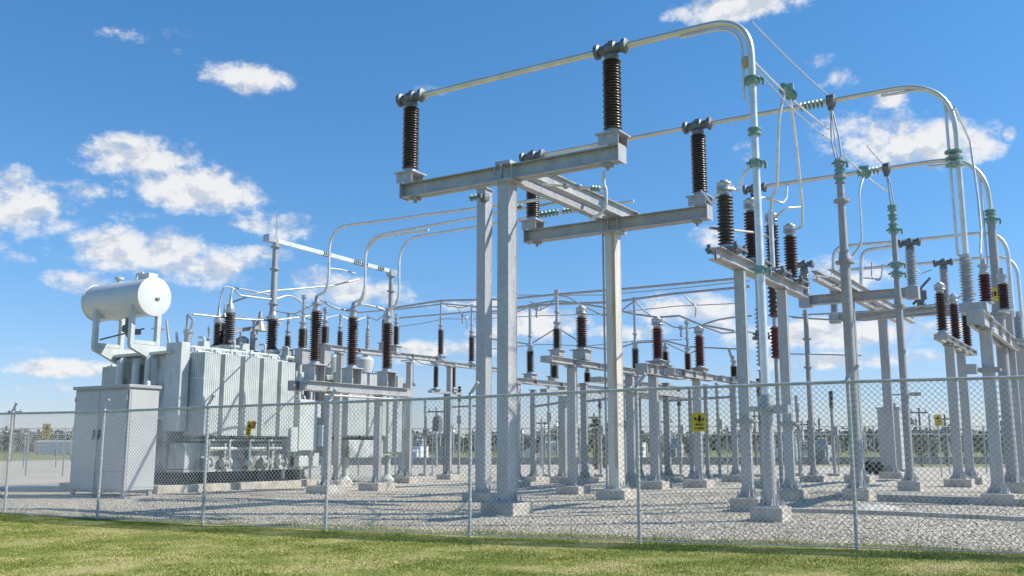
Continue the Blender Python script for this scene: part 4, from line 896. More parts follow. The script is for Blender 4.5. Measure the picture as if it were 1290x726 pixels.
# column carrying those pipes, left of the front column
cx, cy_ = -15.2, 22.45; zc1 = PY(612, 240, cy_).z
t = thing('pipe_support_column', 'tall square column standing close behind the front column and holding the thin bus pipes', 'column', (cx, cy_, 0))
h_column(t, cx, cy_, 0, zc1, .28, 'galv', fw=.86, fh=.25, ay=1.25)
b = MB(); b.lathe((cx+.02, cy_-.2, zc1-.28), [(.02,0),(.13,.02),(.13,.2),(.02,.22)], 12, (1,0,0)); b.cbox((cx+.1, cy_-.3, zc1-.27), .12, .3, .12); b.build('pipe_clamp', 'clamp', t)
for u, v, yy, lb in ((606, 247, 22.72, 'green disc spacer left of the pipe support column'), (690, 269, 24.5, 'green disc spacer just right of the front column on the middle thin pipe'), (722, 264, 26.33, 'rightmost green disc spacer on the lower thin bus pipe'), (645, 262, 24.5, 'green disc spacer hidden at the front column')):
    b = MB(); green_fitting(b, PY(u, v, yy), (1,0,.02), .8, .12, 6); alone(b, 'pipe_spacer', 'green', lb, 'spacer', 'green spacers on the thin bus pipes', smooth=True)

# ================================================================== MIDDLE OF THE YARD
def stand(label, cols, beam=None, a=.26, m='galv', fw=.8, fh=.24, cat='steel stand', bz=.19, name='equipment_stand', ends=None, collar=None, cross=None):
    """cols: (x, y, top z); beam: (p0, p1) centre line"""
    c = cols[0]; t = thing(name, label, cat, (c[0], c[1], H(c[0], c[1])), None)
    for x, y, z in cols: h_column(t, x, y, H(x, y), z, a, m, fw=fw, fh=fh, collar=collar)
    for p0, p1 in (beam or []):
        p0, p1 = Vector(p0), Vector(p1); d = (p1-p0).normalized(); n = Vector((-d.y, d.x, 0))*(a*.5)
        b = MB(); b.channel(p0-n, p1-n, a*.42, bz, .016); b.build('beam', m, t)
        b = MB(); b.channel(p1+n, p0+n, a*.42, bz, .016); b.build('beam', m, t)
        for p in (p0, p1): MB().prism(p-d*.01, p+d*.01, [(-a*.75,-bz*.5),(a*.75,-bz*.5),(a*.75,bz*.5),(-a*.75,bz*.5)]).build('end_plate', m, t)
        for k in (.25, .5, .75):
            q = p0.lerp(p1, k); MB().prism(q-d*.008, q+d*.008, [(-a*.70,-bz*.46),(a*.70,-bz*.46),(a*.70,bz*.46),(-a*.70,bz*.46)]).build('stiffener', m, t)
    return t
def topped(label, u, v0, v1, X=None, Y=None, r=.15, m='dark', cap='stem', tube_v=None, n=16, group=None, name='post_insulator', cat='insulator', stool=0., seat=None, hang=None):
    """an insulator whose porcelain runs from picture height v0 (top) to v1 (foot), with a tube up to tube_v"""
    P = (lambda v: PX(u, v, X)) if X is not None else (lambda v: PY(u, v, Y))
    a = P(v1); h = P(v0).z-a.z
    t, tp = insulator(name, label, cat, (a.x, a.y, a.z), h, r, m, n, cap, group, seg=14, stool=stool)
    if seat is not None and a.z-seat > .01:
        b = MB(); b.box(a.x-r*1.1, a.x+r*1.1, a.y-r*1.1, a.y+r*1.1, seat, a.z-.03); b.build('pedestal', 'galv', t, bevel=.008)
        MB().box(a.x-r*1.5, a.x+r*1.5, a.y-r*1.5, a.y+r*1.5, a.z-.03, a.z-.002).build('pedestal_plate', 'galv', t)
    if hang is not None and hang > tp.z:
        b = MB(); b.tube([(a.x, a.y, tp.z-.02), (a.x, a.y, hang)], r*.5, 10); b.build('hanger_stem', 'galv_dull', t, smooth=True)
    if tube_v is not None:
        z = P(tube_v).z; b = MB(); b.tube([(a.x, a.y, tp.z-.05), (a.x, a.y, z)], r*.36, 8)
        b.lathe((a.x, a.y, z-.12), [(r*.36,0),(r*.62,.02),(r*.62,.12),(r*.36,.14)], 10); b.lathe((a.x, a.y, tp.z+.1), [(r*.36,0),(r*.56,.02),(r*.56,.08),(r*.36,.1)], 10); b.build('standoff_tube', 'silver', t, smooth=True)
        tp = Vector((a.x, a.y, z))
    return tp
GM = 'insulators on the disconnect stands in the middle of the yard'
# stand one: T post behind the left of the tall frame
x, y = GH(565, 597); zt = PX(565, 460, x).z
BT = PX(562, 455, x).z-.12; zt = BT
t1 = stand('slender T post carrying two upright and two hanging insulators left of the tall frame', [(x, y, zt-.15)], [((x, y-1.2, zt), (x, y+4.4, zt))], a=.24, fh=.22)
a1 = topped('left upright insulator with tall tube on the slender T post', 555, 416, 449, X=x, r=.16, m='dark', tube_v=379, group=GM, seat=BT+.12)
a2 = topped('right upright insulator with tall tube on the slender T post', 594, 424, 458, X=x, r=.17, m='dark', tube_v=384, group=GM, seat=BT+.12)
b = MB(); zl = PX(562, 495, x).z; b.bar((x, y-1.5, zl), (x, y+.9, zl), .2, .1); b.build('lower_arm', 'galv_dull', t1)
topped('left lower insulator under the arm of the slender T post', 549, 462, 490, X=x, r=.14, m='brown', group=GM, cap='none', seat=zl+.05, hang=BT-.12)
topped('right lower insulator under the arm of the slender T post', 571, 462, 490, X=x+.02, r=.14, m='brown', group=GM, cap='none', seat=zl+.05, hang=BT-.12)
b = MB(); b.tube([(x-.1, y-.2, H(x,y)+.2), (x-.1, y-.2, zl)], .06, 8); p = PX(556, 537, x); b.cbox((p.x, p.y-.3, p.z), .35, .3, .5); b.lathe((p.x, p.y-.3, p.z+.2), [(.1,0),(.22,.05),(.2,.2),(.05,.3)], 10); b.build('operating_mechanism', 'clamp', t1)
# stand two: two columns right behind the front column
x, y = GH(650, 605); x2, y2 = GH(668, 598)
zt = PX(655, 480, x).z
t2 = stand('low wide stand with stepped beams just right of the front column', [(x, y, zt-.14), (x+.1, y+3.4, zt-.1)], [((x, y-.8, zt), (x+.1, y+7.2, zt+.02))], a=.30)
b = MB(); b.bar((x+.5, y+1.2, zt-.38), (x+.5, y+6.9, zt-.38), .3, .22); b.build('lower_beam', 'galv', t2)
topped('upright insulator with long tube on the low wide stand', 668, 443, 471, X=x+.05, r=.17, m='dark', tube_v=384, group=GM, seat=zt+.12)
topped('stubby upright insulator at the right end of the low wide stand', 697, 452, 474, X=x+.1, r=.15, m='dark', group=GM, cap='stem', seat=zt+.12)
x3, y3 = GH(672, 599); h_column(t2, x3, y3, H(x3, y3), PX(672, 492, x3).z, .22, 'galv_dull', fw=.75, fh=.2)
# stand three: tall stand between the two frame columns
x, y = GH(722, 612); zt = PX(722, 458, x).z+.02
t3 = stand('tall stand with a long beam between the two frame columns', [(x, y, zt-.15), (x, y+4.2, zt-.15)], [((x, y-1.6, zt), (x, y+4.9, zt))], a=.27)
topped('slim insulator with tall tube at the left end of the tall stand', 702, 415, 441, X=x, r=.15, m='dark', tube_v=366, group=GM, seat=zt+.12)
topped('short insulator hanging under the left end of the tall stand', 699, 461, 477, X=x, r=.13, m='dark', group=GM, cap='none', hang=zt-.12)
s1 = topped('big silver capped brown instrument transformer on the tall stand between the frame columns', 733, 400, 441, X=x, r=.2, m='brown', cap='dome', n=14, seat=zt+.12, group='silver capped instrument transformers in the yard', name='instrument_transformer', cat='instrument transformer')
topped('small red brown insulator low behind the tall stand', 740, 470, 482, X=x, r=.12, m='red', group=GM, cap='none', hang=zt-.12)
x4, y4 = GH(737, 601); b = MB(); zz = PX(737, 484, x4).z
h_column(t3, x4, y4, H(x4, y4), zz, .24, 'galv_dull', fw=.8, fh=.22)
# stand four: wide low stand right of the second frame column
x, y = GH(803, 601); zt = PX(805, 484, x).z
t4 = stand('broad low stand of stacked beams right of the second frame column', [(x, y, zt-.2), (x+.6, y+.4, zt-.2)], [((x-.2, y-2.8, zt), (x-.1, y+3.6, zt))], a=.32)
b = MB(); b.bar((x+.75, y-2.4, zt-.34), (x+.75, y+4.5, zt-.34), .34, .2); b.bar((x+.3, y-1.4, zt-.50), (x+.3, y+2.5, zt-.50), .9, .06); b.build('lower_beam', 'galv', t4)
topped('thin dark insulator with long tube on the broad low stand', 801, 440, 474, X=x-.2, r=.16, m='dark', tube_v=376, group=GM, seat=zt+.12)
# stand five
x, y = GH(826, 606); zt = PX(824, 467, x).z
t5 = stand('narrow stand with a box head under a big oxblood instrument transformer', [(x, y, zt-.16)], [((x-.0, y-.9, zt), (x, y+2.4, zt))], a=.28, bz=.34)
s2 = topped('big silver capped oxblood instrument transformer right of the second frame column', 829, 414, 455, X=x, r=.21, m='red', cap='dome', n=16, seat=zt+.17, group='silver capped instrument transformers in the yard', name='instrument_transformer', cat='instrument transformer')
topped('small dark insulator tucked behind the big oxblood instrument transformer', 839, 444, 460, X=x, r=.13, m='dark', group=GM, cap='stem', seat=zt+.17)
x5, y5 = GH(842, 599); h_column(t5, x5, y5, H(x5, y5), PX(842, 484, x5).z, .22, 'galv_dull', fw=.75, fh=.2)
# stand six
x, y = GH(881, 604); zt = PX(880, 474, x).z
t6 = stand('narrow stand just left of the instrument transformer stand', [(x, y, zt-.16)], [((x, y-2.2, zt), (x, y+1.4, zt))], a=.23, bz=.22)
s3 = topped('smaller silver capped oxblood instrument transformer left of the big two column stand', 882, 424, 464, X=x, r=.185, m='red', cap='dome', n=14, seat=zt+.13, group='silver capped instrument transformers in the yard', name='instrument_transformer', cat='instrument transformer')
topped('thin red insulator with tube beside the smaller oxblood instrument transformer', 867, 446, 468, X=x, r=.13, m='red', tube_v=405, group=GM, seat=zt+.13)
x6, y6 = GH(892, 600); h_column(t6, x6, y6, H(x6, y6), PX(890, 486, x6).z, .12, 'galv_dull', fw=.5, fh=.2)
x6, y6 = GH(872, 599); h_column(t6, x6, y6, H(x6, y6), PX(871, 490, x6).z, .12, 'galv_dull', fw=.5, fh=.2)
# stand seven, far behind the instrument transformers
x, y = GH(927, 598); zt = PX(925, 480, x).z
t7 = stand('far thin stand with a slanting switch arm behind the instrument transformer columns', [(x, y, zt-.1)], [((x, y-1.4, zt), (x, y+2.8, zt))], a=.2)
topped('squat dark insulator with slanting rod on the far thin stand', 925, 462, 475, X=x, r=.15, m='dark', group=GM, cap='stem', seat=zt+.12)
b = MB(); q = PY(924, 458, y-.6); b.tube([q, PY(918, 440, y-.6)], .05, 8); b.build('switch_blade', 'silver', t7, smooth=True)
# slim pole left of the middle riser
x, y = GH(1025, 598); t = thing('slim_pole', 'slim galvanised pole with clips left of the middle riser pole', 'pole', (x, y, H(x, y)))
footing_plinth(t, x, y, H(x, y), .8, .22); base_plate(t, x, y, H(x, y)+.22, .18)
b = MB(); b.tube([(x, y, H(x, y)+.2), (x, y, PX(1018, 392, x).z)], .105, 12, .085)
for v in (430, 465, 540): b.lathe((x, y, PX(1020, v, x).z), [(.1,0),(.16,.02),(.16,.07),(.1,.09)], 10)
b.build('shaft', 'galv_dull', t, smooth=True)

# ---- overhead rigid bus wires along the yard
GW = 'thin overhead bus wires crossing the middle of the yard'
def overhead(label, pts, r=.04, Y=36): return wire(label, [PY(u, v, Y) for u, v in pts], r, 'wire', 'overhead wire', GW, 'overhead_wire')
overhead('uppermost overhead wire rising to the right behind the tall frame columns', [(478, 391), (555, 379), (640, 377), (702, 371), (800, 363), (940, 350)], .048, 33)
overhead('second overhead wire running beneath the uppermost one right of the frame', [(640, 388), (702, 383), (770, 381), (850, 370), (945, 361)], .045, 31)
overhead('overhead wire from the low stand to the slender T post tubes', [(440, 395), (500, 390), (560, 383), (594, 386), (660, 388)], .036, 37)
overhead('lowest overhead wire from the low stand passing under the others', [(500, 401), (560, 396), (594, 393), (640, 392), (668, 386)], .036, 35)
overhead('far faint overhead wire between the front columns and the oxblood transformers', [(640, 372), (760, 372), (870, 362), (945, 354)], .026, 42)
overhead('wavy conductor linking the silver caps across the yard', [(668, 384), (700, 379), (733, 383), (765, 388), (800, 396), (829, 400), (856, 398), (882, 409), (925, 417)], .035, 29.5)
overhead('lower slack conductor strung between the stand insulator heads', [(594, 424), (625, 428), (668, 434), (702, 413), (740, 437), (772, 441), (801, 432), (840, 430), (867, 437), (930, 440)], .03, 32)
overhead('faint conductor sagging left of the slender T post', [(505, 455), (530, 452), (552, 458), (575, 459)], .03, 36)
overhead('thin wire from the front oxblood cap to the instrument transformer columns', [(882, 410), (905, 403), (930, 399), (948, 398)], .03, 31)
for i, (u, v, dv, lb) in enumerate(((583, 386, 28, 'hooked jumper hanging between the two T post tubes'), (676, 380, 10, 'small jumper loop on the overhead wire above the low wide stand'), (770, 385, 40, 'long thin jumper wire hanging beside the second frame column'), (871, 372, 28, 'forked jumper hanging from the second overhead wire'))):
    Yj = 34
    wire(lb, fillet([PY(u-9, v, Yj), PY(u, v+dv*.35, Yj), PY(u+6, v+dv*.5, Yj), PY(u+5, v+dv, Yj)], .3), .026, 'wire', 'wire', None, 'jumper_wire')
# horizontal operating pipes low between the columns
GO = 'operating pipes at fence height between the yard stands'
for lb, u0, v0, u1, v1, Yo in (('operating pipe between the slender T post and the front columns', 568, 513, 612, 511, 37), ('operating pipe between the low wide and the tall stand', 668, 513, 722, 505, 31), ('operating pipe between the tall stand and the second frame column', 737, 506, 790, 500, 31), ('operating pipe between the oxblood transformer stands', 842, 505, 925, 500, 33)):
    wire(lb, [PY(u0, v0, Yo), PY(u1, v1, Yo)], .045, 'galv_dull', 'pipe', GO, 'operating_pipe')

# ---- lines between transformer bushings
GB = 'bent conductors above the big transformer'
for lb, pts in (('long bent conductor arching from the left bushing over the transformer', [b1, b1+Vector((0,.1,.35)), PX(300, 372, -28.0), PX(345, 378, -28.0), PX(365, 371, -28.0), b3+Vector((0,.4,.4))]),
                ('second bent conductor from the rear bushing past the left mast', [b4, b4+Vector((0,.1,.5)), PX(282, 361, -29.3), PX(315, 366, -29.3), PX(350, 374, -29.3)]),
                ('straight conductor from the silver arrester stub across the bushings', [PX(243, 396, -28.2), PX(300, 402, -28.2), PX(345, 404, -28.2), PX(400, 397, -28.2)]),
                ('conductor from the rear of the transformer to the middle insulator on the low stand', [b5+Vector((0,0,.1)), PX(330, 368, -28.8), PX(420, 360, -28.8), PX(452, 352, -28.8)]),
                ('bent conductor linking the left and middle insulators of the low stand', [arr[0]-Vector((0,0,.05)), PX(420, 388, -22.2), PX(440, 392, -22.2), arr[1]-Vector((0,0,.1))]),
                ('bent conductor linking the middle and right insulators of the low stand', [arr[1]-Vector((0,0,.05)), PX(460, 384, -22.2), PX(478, 388, -22.2), arr[2]-Vector((0,0,.1))])):
    wire(lb, fillet(pts, .35), .035, 'wire', 'conductor', GB)
topped('grey brown insulator with silver head behind the left low stand insulator', 381, 415, 440, X=-26.8, r=.19, m='dark', tube_v=372, group=None, seat=4.6)
topped('short dark insulator between the left and middle low stand insulators', 409, 412, 434, X=-26.8, r=.18, m='dark', tube_v=388, group=None, seat=4.6)
topped('dark insulator standing behind the right low stand insulator', 484, 404, 432, X=-25.4, r=.14, m='brown', group=None, seat=PX(495, 446, -25.4).z)
topped('small brown insulator right of the right low stand insulator', 499, 412, 436, X=-25.4, r=.14, m='brown', tube_v=400, group=None, seat=PX(495, 446, -25.4).z)
pB0 = PX(290, 425, -25.8); pB1 = PX(498, 446, -24.8)
t = stand('long raised steel beam behind the low stand above the smaller transformer', [(-25.4, 31.9, PX(473, 446, -25.4).z-.2), (-25.4, 27.6, PX(420, 439, -25.4).z-.2)], [((-25.4, 26.9, PX(412, 438, -25.4).z), (-25.4, 33.7, PX(495, 446, -25.4).z))], a=.24, bz=.2)
for u, a_, b_, X_, r_, m_, tv, lb in ((318, 428, 442, -28.6, .13, 'greyp', 402, 'small grey insulator with thin tube left of the left mast'), (362, 424, 440, -28.4, .15, 'dark', 394, 'short dark insulator right of the left mast'), (428, 418, 438, -27.6, .14, 'dark', 396, 'dark insulator with thin tube behind the middle low stand insulator'), (463, 420, 440, -27.2, .13, 'greyp', 398, 'pale insulator just right of the middle low stand insulator'), (262, 432, 444, -28.2, .10, 'silver', 412, 'small silver stub at the left end of the transformer cover'), (302, 432, 444, -28.9, .10, 'greyp', 414, 'small pale stub behind the left transformer bushing')):
    topped(lb, u, a_, b_, X=X_, r=r_, m=m_, tube_v=tv, n=8, seat=4.3)
for lb, pts in (('thin link wire from the left mast to the low stand', [PX(345, 392, -27.8), PX(370, 396, -26), PX(396, 384, -22.6)]), ('thin sagging wire above the transformer radiators', [PX(290, 392, -27.9), PX(318, 404, -28.4), PX(343, 398, -28)]), ('thin wire from the short dark insulator to the long raised beam', [PX(362, 394, -28.4), PX(395, 404, -27.4), PX(428, 397, -27.6)]), ('thin wire between the pale insulator and the right low stand insulator', [PX(463, 399, -27.2), PX(475, 404, -25), PX(487, 394, -22.4)]), ('thin wire along the top of the smaller transformer', [PX(428, 398, -27.6), PX(446, 405, -27.4), PX(463, 399, -27.2)])):
    wire(lb, pts, .024, 'wire', 'wire', 'thin conductors strung across the yard', 'thin_wire')
b = MB(); p = PX(320, 418, -29.0); b.bar(PX(285, 419, -29.0), PX(352, 408, -29.0), .3, .14); b.cbox(p-Vector((0,0,.4)), .2, .2, .8); b.lathe(p+Vector((0,.3,.05)), [(.3,0),(.22,.2),(.1,.5),(.06,.8)], 12)
b.lathe(PX(305, 440, -29.0)-Vector((0,0,.1)), [(.25,0),(.25,.5),(.1,.6)], 12)
bo = b.build('switch_arm', 'galv_dull', bpy.data.objects['power_transformer'])

# ================================================================== SECOND T FRAME, FARTHER RIGHT
QX, QA, QB = -7.95, 35.0, 40.6
za, zb_ = 6.62, 6.62
t = thing('bus_support_structure', 'second lower T shaped steel frame with grey insulators behind the slender riser poles', 'steel frame', (QX, (QA+QB)/2, H(QX, QA)))
for yy, z, x0, x1 in ((QA, PY(1083, 374, QA).z, PY(1015, 382, QA).x, PY(1150, 368, QA).x), (QB, PY(1117, 396, QB).z, PY(1052, 402, QB).x, PY(1192, 383, QB).x)):
    h_column(t, QX, yy, H(QX, yy), z-.18, .32, 'galv', fw=.86, fh=.25, cap=False)
    b = MB(); b.channel((x0, yy-.09, z), (x1, yy-.09, z), .15, .34, .02); b.build('cross_arm', 'galv', t)
    b = MB(); b.channel((x1, yy+.10, z), (x0, yy+.10, z), .15, .34, .02); b.build('cross_arm', 'galv', t)
    for xe in (x0, x1):
        b = MB(); b.box(xe-.2, xe+.2, yy-.2, yy+.21, z-.24, z+.19); b.build('end_box', 'galv', t)
    if yy == QA: qa = (x0, x1, z+.19)
    else: qb = (x0, x1, z+.19)
for xx in (QX-.3, QX+.25):
    b = MB(); b.ibeam((xx, 31.6, qa[2]+.14), (xx, QB+5.5, qa[2]+.2), .22, .3, .02, .016); b.build('tie_beam', 'galv', t)
for k in range(6): MB().bar((QX-.3, 31.8+k*2.2, qa[2]+.15), (QX+.25, 32.9+k*2.2, qa[2]+.15), .06, .06).build('lacing', 'galv', t)
GQ = 'grey ribbed insulators on the second T frame'
za_ = PY(1143, 306, QA).z; zb2_ = PY(1175, 332, QB).z
for x, y, z0, zt_, lb in ((qa[1], QA, qa[2], za_, 'grey ribbed insulator at the right tip of the front arm of the second frame'), (qa[0], QA, qa[2], za_-.4, 'grey ribbed insulator at the left tip of the front arm of the second frame'), (qb[1], QB, qb[2], zb2_, 'grey ribbed insulator at the right tip of the rear arm of the second frame'), (qb[0], QB, qb[2], zb2_-.3, 'grey ribbed insulator at the left tip of the rear arm of the second frame')):
    insulator('post_insulator', lb, 'insulator', (x, y, z0), max(.5, zt_-z0-.25), .19, 'greyp', 18, 'clamp', GQ, seg=14)
xr1 = PY(1268, 300, QA).x; xr2 = PY(1281, 330, QB).x
pipe('front lower bus pipe on the second frame bending down at both ends', [PY(1050, 345, QA), PY(1050, 311, QA), PY(1143, 303.5, QA), Vector((xr1, QA, PY(1143,303.5,QA).z)), Vector((xr1, QA, PY(1268, 400, QA).z))], .066, 'alu', group='lower bus pipes', rad=[.5, .1, .9])
pipe('rear lower bus pipe on the second frame with long straight run', [PY(1058, 345, QB), PY(1058, 341, QB), PY(1175, 331, QB), Vector((xr2, QB, PY(1175,331,QB).z)), Vector((xr2, QB, PY(1283, 400, QB).z))], .068, 'alu', group='lower bus pipes', rad=[.1, .1, .9])
pipe('short bent bus pipe stub starting left of the slender far riser', [PY(1085, 372, 37), PY(1085, 316, 37), PY(1135, 309, 37)], .07, 'alu', group='lower bus pipes', rad=.4)
for lb, pts in (('thin wire loop hanging under the lower bus pipes left of the far riser', [(1083, 338), (1083, 350), (1110, 352), (1112, 333)]), ('second thin wire loop hanging under the lower bus pipes', [(1098, 330), (1098, 350), (1107, 354), (1110, 351)])):
    wire(lb, fillet([PY(u, v, 38) for u, v in pts], .15), .025, 'wire', 'wire')
for lb, pts in (('upper conductor strung between the arms of the second frame', [(1010, 397), (1070, 394), (1130, 390), (1200, 381)]), ('lower conductor strung under the second frame', [(998, 400), (1060, 404), (1120, 398), (1205, 388)])):
    wire(lb, [PY(u, v, 38) for u, v in pts], .035, 'wire', 'wire', None, 'conductor')
b = MB(); p = PY(1160, 380, QB-1); b.tube([PY(1150, 384, QB-1), PY(1157, 376, QB-1), PY(1161, 362, QB-1), PY(1172, 350, QB-1)], .05, 8); b.cbox(p, .25, .25, .5); b.cbox(PY(1163, 372, QB-1), .25, .2, .35); b.lathe(PY(1162, 390, QB-1), [(.12,0),(.15,.05),(.15,.2),(.08,.3)], 10)
alone(b, 'disconnect_switch', 'clamp', 'dark hinged disconnect switch above the rear arm of the second frame', 'switch')
wire('black control cable looping down from the rear arm tip to the brown trio', fillet([PY(1191, 392, QB), PY(1189, 412, QB-2), PY(1190, 425, QB-4), PX(1196, 428, -4.9)], .3), .03, 'black', 'cable', None, 'cable')

# ---- trio of brown instrument transformers at the right
KX = -4.55; ky = [33.3, 35.9]; zk = PX(1205, 436, KX).z
t = stand('two column stand carrying a row of three brown instrument transformers near the right edge', [(KX, ky[0], zk-.14), (KX, ky[1], zk-.14)], [((KX, 31.7, zk), (KX, 38.6, zk+.05))], a=.26)
GK = 'trio of silver capped brown instrument transformers at the right'
for (u, y), lb in zip(((1193, 32.2), (1208, 35.0), (1221, 37.8)), ('left one of the brown trio under the grey insulator at right', 'middle one of the brown trio under the grey insulator at right', 'right hand one of the brown trio under the grey insulator at right')):
    insulator('instrument_transformer', lb, 'instrument transformer', (KX, y, zk+.14), 1.28, .18, 'brown', 14, 'dome', GK, seg=14)
wire('curved conductor over the brown trio to the box bracket', fillet([Vector((KX, 35.0, zk+1.8)), PX(1206, 376, -4.0), PX(1222, 368, -3.2), PX(1228, 372, -2.9)], .3), .04, 'alu', 'conductor')

# ---- row of tall columns at the right edge
RX = -2.5
zr = PX(1238, 402, RX).z
t = stand('tall column with box head at the right edge under a big grey insulator', [(RX, Y2, zr-.2)], [((RX-.1, Y2-.75, zr), (RX-.1, Y2+6.9, zr+.05))], a=.24, bz=.34, name='equipment_stand', fw=.68, collar=PX(1243, 465, RX).z)
b = MB(); b.box(RX-.48, RX+.1, Y2-.28, Y2+.28, zr+.18, zr+.40); b.build('head_box', 'galv', t, bevel=.01)
b = MB(); b.box(RX-.45, RX-.2, Y2-.4, Y2-.2, PX(1243,465,RX).z-.1, PX(1243,465,RX).z+.12); b.build('clamp_box', 'galv', t)
z1 = PY(1222, 320, Y2).z
insulator('post_insulator', 'big pale grey ribbed insulator under the twin pipe drop at right', 'insulator', (X2B-.02, Y2, zr+.40), z1-zr-.5, .165, 'greyp', 14, 'none', None)
topped('dark red insulator with white head beside the yellow banded pole', 1243, 350, 383, X=RX-.0, r=.16, m='red', cap='stem', n=10, group=None)
wire('wavy dropper from the second pipe bend to the dark red insulator', [PY(1203, 136, Y2)+Vector((0,-.06,0)), PX(1222, 178, -2.7), PX(1232, 250, -2.6), PX(1236, 290, -2.55), PX(1235, 320, -2.5), PX(1241, 333, -2.5), PX(1243, 342, -2.5)], .028, 'alu', 'dropper pipe', None, 'dropper')
p4 = riser('banded riser pole at the right edge carrying the third bus pipe drop', X3B, Y3, PY(1248, 275, Y3).z, .16, .135, PY(1262, 395, Y3).z, m='galv_dull', fw=.62)
for k in range(2): ring_clamp(p4, X3B, Y3, PY(1247, 268, Y3).z-.22*k, .12, 'green', k == 1)
z = PY(1254, 372, Y3).z; b = MB(); b.lathe((X3B, Y3, z-.19), [(.139,0),(.139,.38)], 16); bb = b.build('warning_band', 'yellow', p4, smooth=True)
b = MB()
for a in (-1.9, -1.2, -2.6):
    b.cbox((X3B+.138*cos(a), Y3+.138*sin(a), z+.02), .05, .05, .13)
b.build('band_mark', 'ink', bb)
h_column(p4, X3B+.12, Y3+.9, H(X3B, Y3), PX(1270, 400, X3B).z, .24, 'galv', fw=.6)
# green clamp joining both pipes at the second drop
b = MB(); p = PY(1213, 198, Y2)
for k in (-.16, 0, .16): b.lathe((X2B-.09, Y2, p.z+k-.05), [(.1,0),(.2,.02),(.2,.07),(.1,.09)], 14)
alone(b, 'pipe_clamp', 'green', 'green double clamp where the second pipe drop crosses the third bus pipe', 'clamp', smooth=True)
for Yk, u, lb, ll in ((35.0, 1268, 'grey insulator at the right edge below the front lower bus pipe', 'far right column holding the front lower bus pipe'), (40.6, 1282, 'grey insulator at the right edge below the rear lower bus pipe', 'farthest right column holding the rear lower bus pipe')):
    xx = PY(u, 400, Yk).x; zz = PY(u, 432, Yk).z
    stand(ll, [(xx, Yk, zz-.2)], [((xx, Yk-1.2, zz-.05), (xx, Yk+1.2, zz-.05))], a=.3)
    insulator('post_insulator', lb, 'insulator', (xx, Yk, zz+.08), PY(u, 396, Yk).z-zz-.1, .2, 'greyp', 12, 'none', 'grey insulators at the right edge', seg=14)
topped('dark insulator half hidden behind the banded riser pole', 1266, 362, 392, X=-2.3, r=.16, m='brown', cap='stem', n=10)

# a denser web of thin conductors
for lb, Yo, r, pts in (
 ('thin wire from the left T post tube down to the right T post tube', 36.4, .025, [(555, 380), (565, 386), (582, 388), (594, 385)]),
 ('sagging thin wire between the right T post tube and the low wide stand tube', 34, .025, [(594, 386), (622, 395), (650, 394), (668, 386)]),
 ('thin wire from the low wide stand tube to the tall stand tube', 31, .025, [(668, 387), (680, 391), (694, 384), (702, 369)]),
 ('thin wire sloping from the tall stand tube to the brown transformer cap', 27.5, .025, [(702, 372), (715, 374), (725, 380), (733, 386)]),
 ('thin wire sagging from the brown cap behind the second frame column', 29, .025, [(735, 386), (760, 398), (782, 392), (801, 378)]),
 ('thin wire from the broad low stand tube to the big oxblood cap', 31, .025, [(801, 380), (812, 392), (820, 398), (829, 402)]),
 ('slack thin wire between the two oxblood caps', 31.5, .025, [(831, 402), (848, 412), (866, 414), (882, 412)]),
 ('lower slack thin wire between the oxblood porcelains', 32, .022, [(838, 432), (855, 440), (868, 446), (885, 438)]),
 ('thin wire from the smaller oxblood cap past the big stand columns', 32.5, .025, [(884, 411), (910, 420), (940, 418), (975, 424)]),
 ('far thin wire running low behind the tall stand', 38, .022, [(620, 440), (680, 434), (740, 436), (800, 430), (860, 428)]),
 ('far thin wire running just above the rear stands', 40, .022, [(600, 402), (680, 398), (760, 396), (850, 386), (940, 382)]),
 ('far thin wire at the left running to the slender T post', 40, .022, [(500, 412), (530, 408), (560, 402), (600, 402)]),
 ('thin wire leaving the lone brown insulator to the right', 37, .022, [(517, 450), (530, 458), (545, 461), (552, 460)]),
 ('thin conductor passing behind the instrument transformer columns', 38, .028, [(985, 398), (1030, 402), (1090, 404), (1150, 398)]),
 ('second thin conductor passing behind the instrument transformer columns', 39, .028, [(990, 446), (1040, 447), (1085, 448)]),
 ('thin wire between the lower bus pipe and the right tip insulator', 39, .022, [(1143, 312), (1150, 335), (1160, 345), (1174, 340)])):
    wire(lb, [PY(u, v, Yo) for u, v in pts], r, 'wire', 'wire', 'thin conductors strung across the yard', 'thin_wire')
for u, v, Yo, lb in ((583, 398, 36, 'small clamp knot on the wire between the T post tubes'), (676, 389, 31, 'small clamp knot on the wire right of the low wide stand tube'), (858, 413, 31.5, 'small clamp knot on the slack wire between the oxblood caps')):
    p = PY(u, v, Yo); b = MB(); b.cbox(p, .14, .1, .14); b.lathe((p.x, p.y, p.z-.35), [(.03,0),(.05,.05),(.03,.3)], 8); alone(b, 'wire_clamp', 'silver', lb, 'clamp', 'wire clamps in the yard')
GS = 'slim instrument posts in the middle of the yard'
